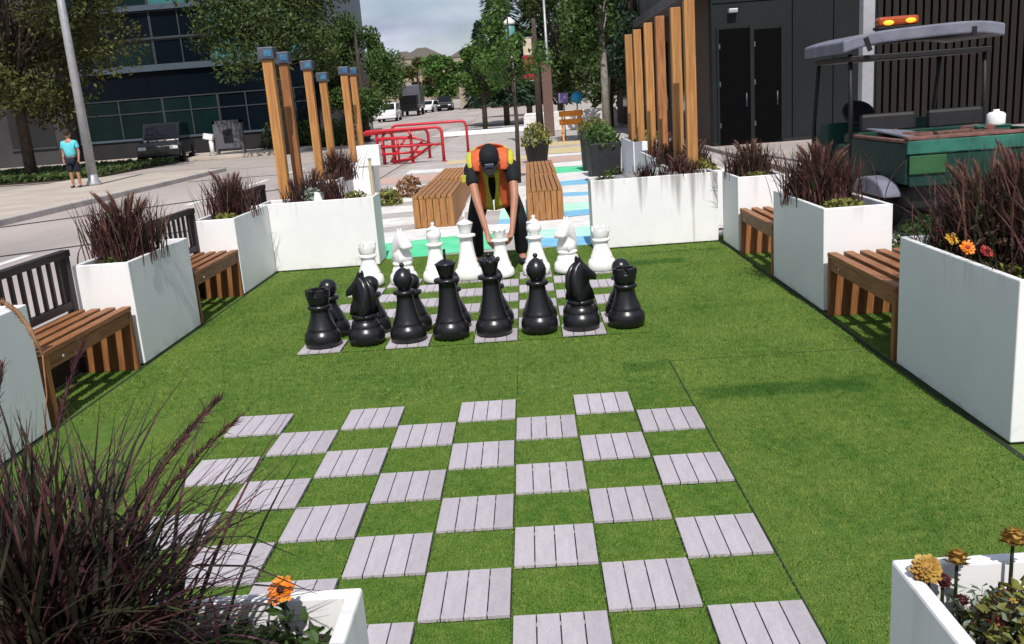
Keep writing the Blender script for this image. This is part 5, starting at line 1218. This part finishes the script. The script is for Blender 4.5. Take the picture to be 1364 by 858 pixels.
# vest: shell over the back with hanging front panels (orange with yellow bands)
ax = (chest - hipc).normalized(); xr = Vector((1, 0, 0)); up = xr.cross(ax).normalized()
if up.z < 0: up = -up
def vest_pt(u, t):   # u across -1..1 over the back, t along the trunk from hip to shoulder
    ang = u * 2.0
    c = hipc.lerp(chest, .12 + 1.18 * t)
    return c + xr * (.205 * math.sin(ang)) + up * (.150 * math.cos(ang))
vb = MB(); nu, nt_ = 24, 10; vs = []
for j in range(nt_ + 1):
    for i in range(nu + 1):
        vs.append(vest_pt(-1 + 2 * i / nu, j / nt_))
fs = []; mis_ = []
vb.add(vs, [], True)
for j in range(nt_):
    for i in range(nu):
        u = abs(-1 + 2 * (i + .5) / nu)
        if j >= 6 and .52 < u < .90: continue      # arm holes
        vb.f.append((j * (nu + 1) + i, j * (nu + 1) + i + 1, (j + 1) * (nu + 1) + i + 1, (j + 1) * (nu + 1) + i)); vb.sm.append(True)
        vb.mi.append(1 if (.30 < u < .47) or j in (2, 3) else 0)
vo = vb.build('vest', ['vest_o', 'vest_y'], man); so_ = vo.modifiers.new('solid', 'SOLIDIFY'); so_.thickness = .012; so_.offset = 1
# hanging fronts of the open vest
for sx in (-1, 1):
    q = MB(); vs = []; n1, n2 = 6, 9
    for j in range(n2 + 1):
        tt = j / n2
        for i in range(n1 + 1):
            x = sx * (.022 + .150 * i / n1) + sx * .012 * math.sin(tt * 5 + i); vs.append(P(.10, 6.235, .965) + Vector((x, .16 * tt + .03 * i / n1 + .012 * math.sin(tt * 6 + i * 1.3), -.40 * tt + .035 * i / n1)))
    for j in range(n2):
        for i in range(n1):
            q.f.append((j * (n1 + 1) + i, j * (n1 + 1) + i + 1, (j + 1) * (n1 + 1) + i + 1, (j + 1) * (n1 + 1) + i)); q.sm.append(True); q.mi.append(1 if i < 2 else 0)
    q.v = [tuple(v) for v in vs]
    o = q.build('vest_front', ['vest_o', 'vest_y'], man); m_ = o.modifiers.new('solid', 'SOLIDIFY'); m_.thickness = .01
# yellow shoulder straps
for sx in (-1, 1):
    V, E, RR = chain([P(.10 + sx * .165, 6.44, 1.12), P(.10 + sx * .19, 6.33, 1.10), P(.10 + sx * .185, 6.245, 1.03), P(.10 + sx * .165, 6.225, .96)], [(.035, .02)] * 4); skin_obj('shoulder_strap', V, E, RR, 'vest_y', man, 2)
    V, E, RR = chain([P(.10 + sx * .105, 6.44, 1.135), P(.10 + sx * .115, 6.31, 1.125), P(.10 + sx * .115, 6.215, 1.05), P(.10 + sx * .10, 6.205, .95)], [(.062, .022)] * 4); skin_obj('vest_shoulder', V, E, RR, 'vest_o', man, 2)
MB().box((0, 0, 0), (.05, .02, .07)).build('armband', 'vest_y', man, loc=tuple(shl.lerp(ell, .35) + Vector((-.07, -.02, 0))), bevel=.008)

# pedestrian on the left pavement (seen standing beside the lamp pole)
pd = thing('person', 'pedestrian in bright cyan shirt standing beside the grey lamp pole', 'person', (-12.0, 22.75, .10)); pd.scale = (.9, .9, .9)
V = [(0, 0, .90), (0, 0, 1.15), (0, 0, 1.36), (0, 0, 1.47), (0, -.01, 1.54), (-.19, 0, 1.36), (-.24, .02, 1.08), (-.23, -.05, .84), (.19, 0, 1.36), (.24, .02, 1.08), (.23, -.05, .84), (-.09, 0, .86), (-.10, -.02, .47), (-.10, .02, .08), (-.11, -.13, .04), (.09, 0, .86), (.10, .02, .47), (.10, .05, .08), (.11, -.10, .04), (-.22, -.07, .75), (.22, -.07, .75)]
E = [(0, 1), (1, 2), (2, 3), (3, 4), (2, 5), (5, 6), (6, 7), (7, 19), (2, 8), (8, 9), (9, 10), (10, 20), (0, 11), (11, 12), (12, 13), (13, 14), (0, 15), (15, 16), (16, 17), (17, 18)]
RR = [(.13, .1), (.12, .09), (.14, .1), (.055, .055), (.05, .05), (.05, .05), (.04, .04), (.03, .03), (.05, .05), (.04, .04), (.03, .03), (.085, .085), (.06, .06), (.04, .04), (.035, .03), (.085, .085), (.06, .06), (.04, .04), (.035, .03), (.025, .035), (.025, .035)]
skin_obj('body', V, E, RR, 'skin', pd, 2)
head(pd, (0, -.01, 1.63), 1.05, Matrix.Rotation(math.pi, 3, 'Z'), 'cloth_k', cap=False)
V = [(0, 0, .88), (0, 0, 1.12), (0, 0, 1.36), (0, 0, 1.45), (-.19, 0, 1.36), (-.23, .01, 1.17), (.19, 0, 1.36), (.23, .01, 1.17)]
skin_obj('shirt', V, [(0, 1), (1, 2), (2, 3), (2, 4), (4, 5), (2, 6), (6, 7)], [(.19, .14), (.185, .14), (.19, .13), (.075, .075), (.08, .08), (.07, .07), (.08, .08), (.07, .07)], 'cloth_c', pd, 2)
V = [(0, 0, .88), (-.1, 0, .84), (-.105, -.02, .45), (.1, 0, .84), (.105, .02, .45)]
skin_obj('shorts', V, [(0, 1), (1, 2), (0, 3), (3, 4)], [(.165, .125), (.115, .115), (.10, .10), (.115, .115), (.10, .10)], 'cloth_n', pd, 2)
for sx, y in ((-1, 0), (1, .03)):
    V, E, RR = chain([(sx * .10, y + .05, .05), (sx * .105, y - .04, .05), (sx * .11, y - .14, .035)], [(.045, .045), (.047, .04), (.038, .03)]); skin_obj('shoe', V, E, RR, 'cloth_k', pd, 1)
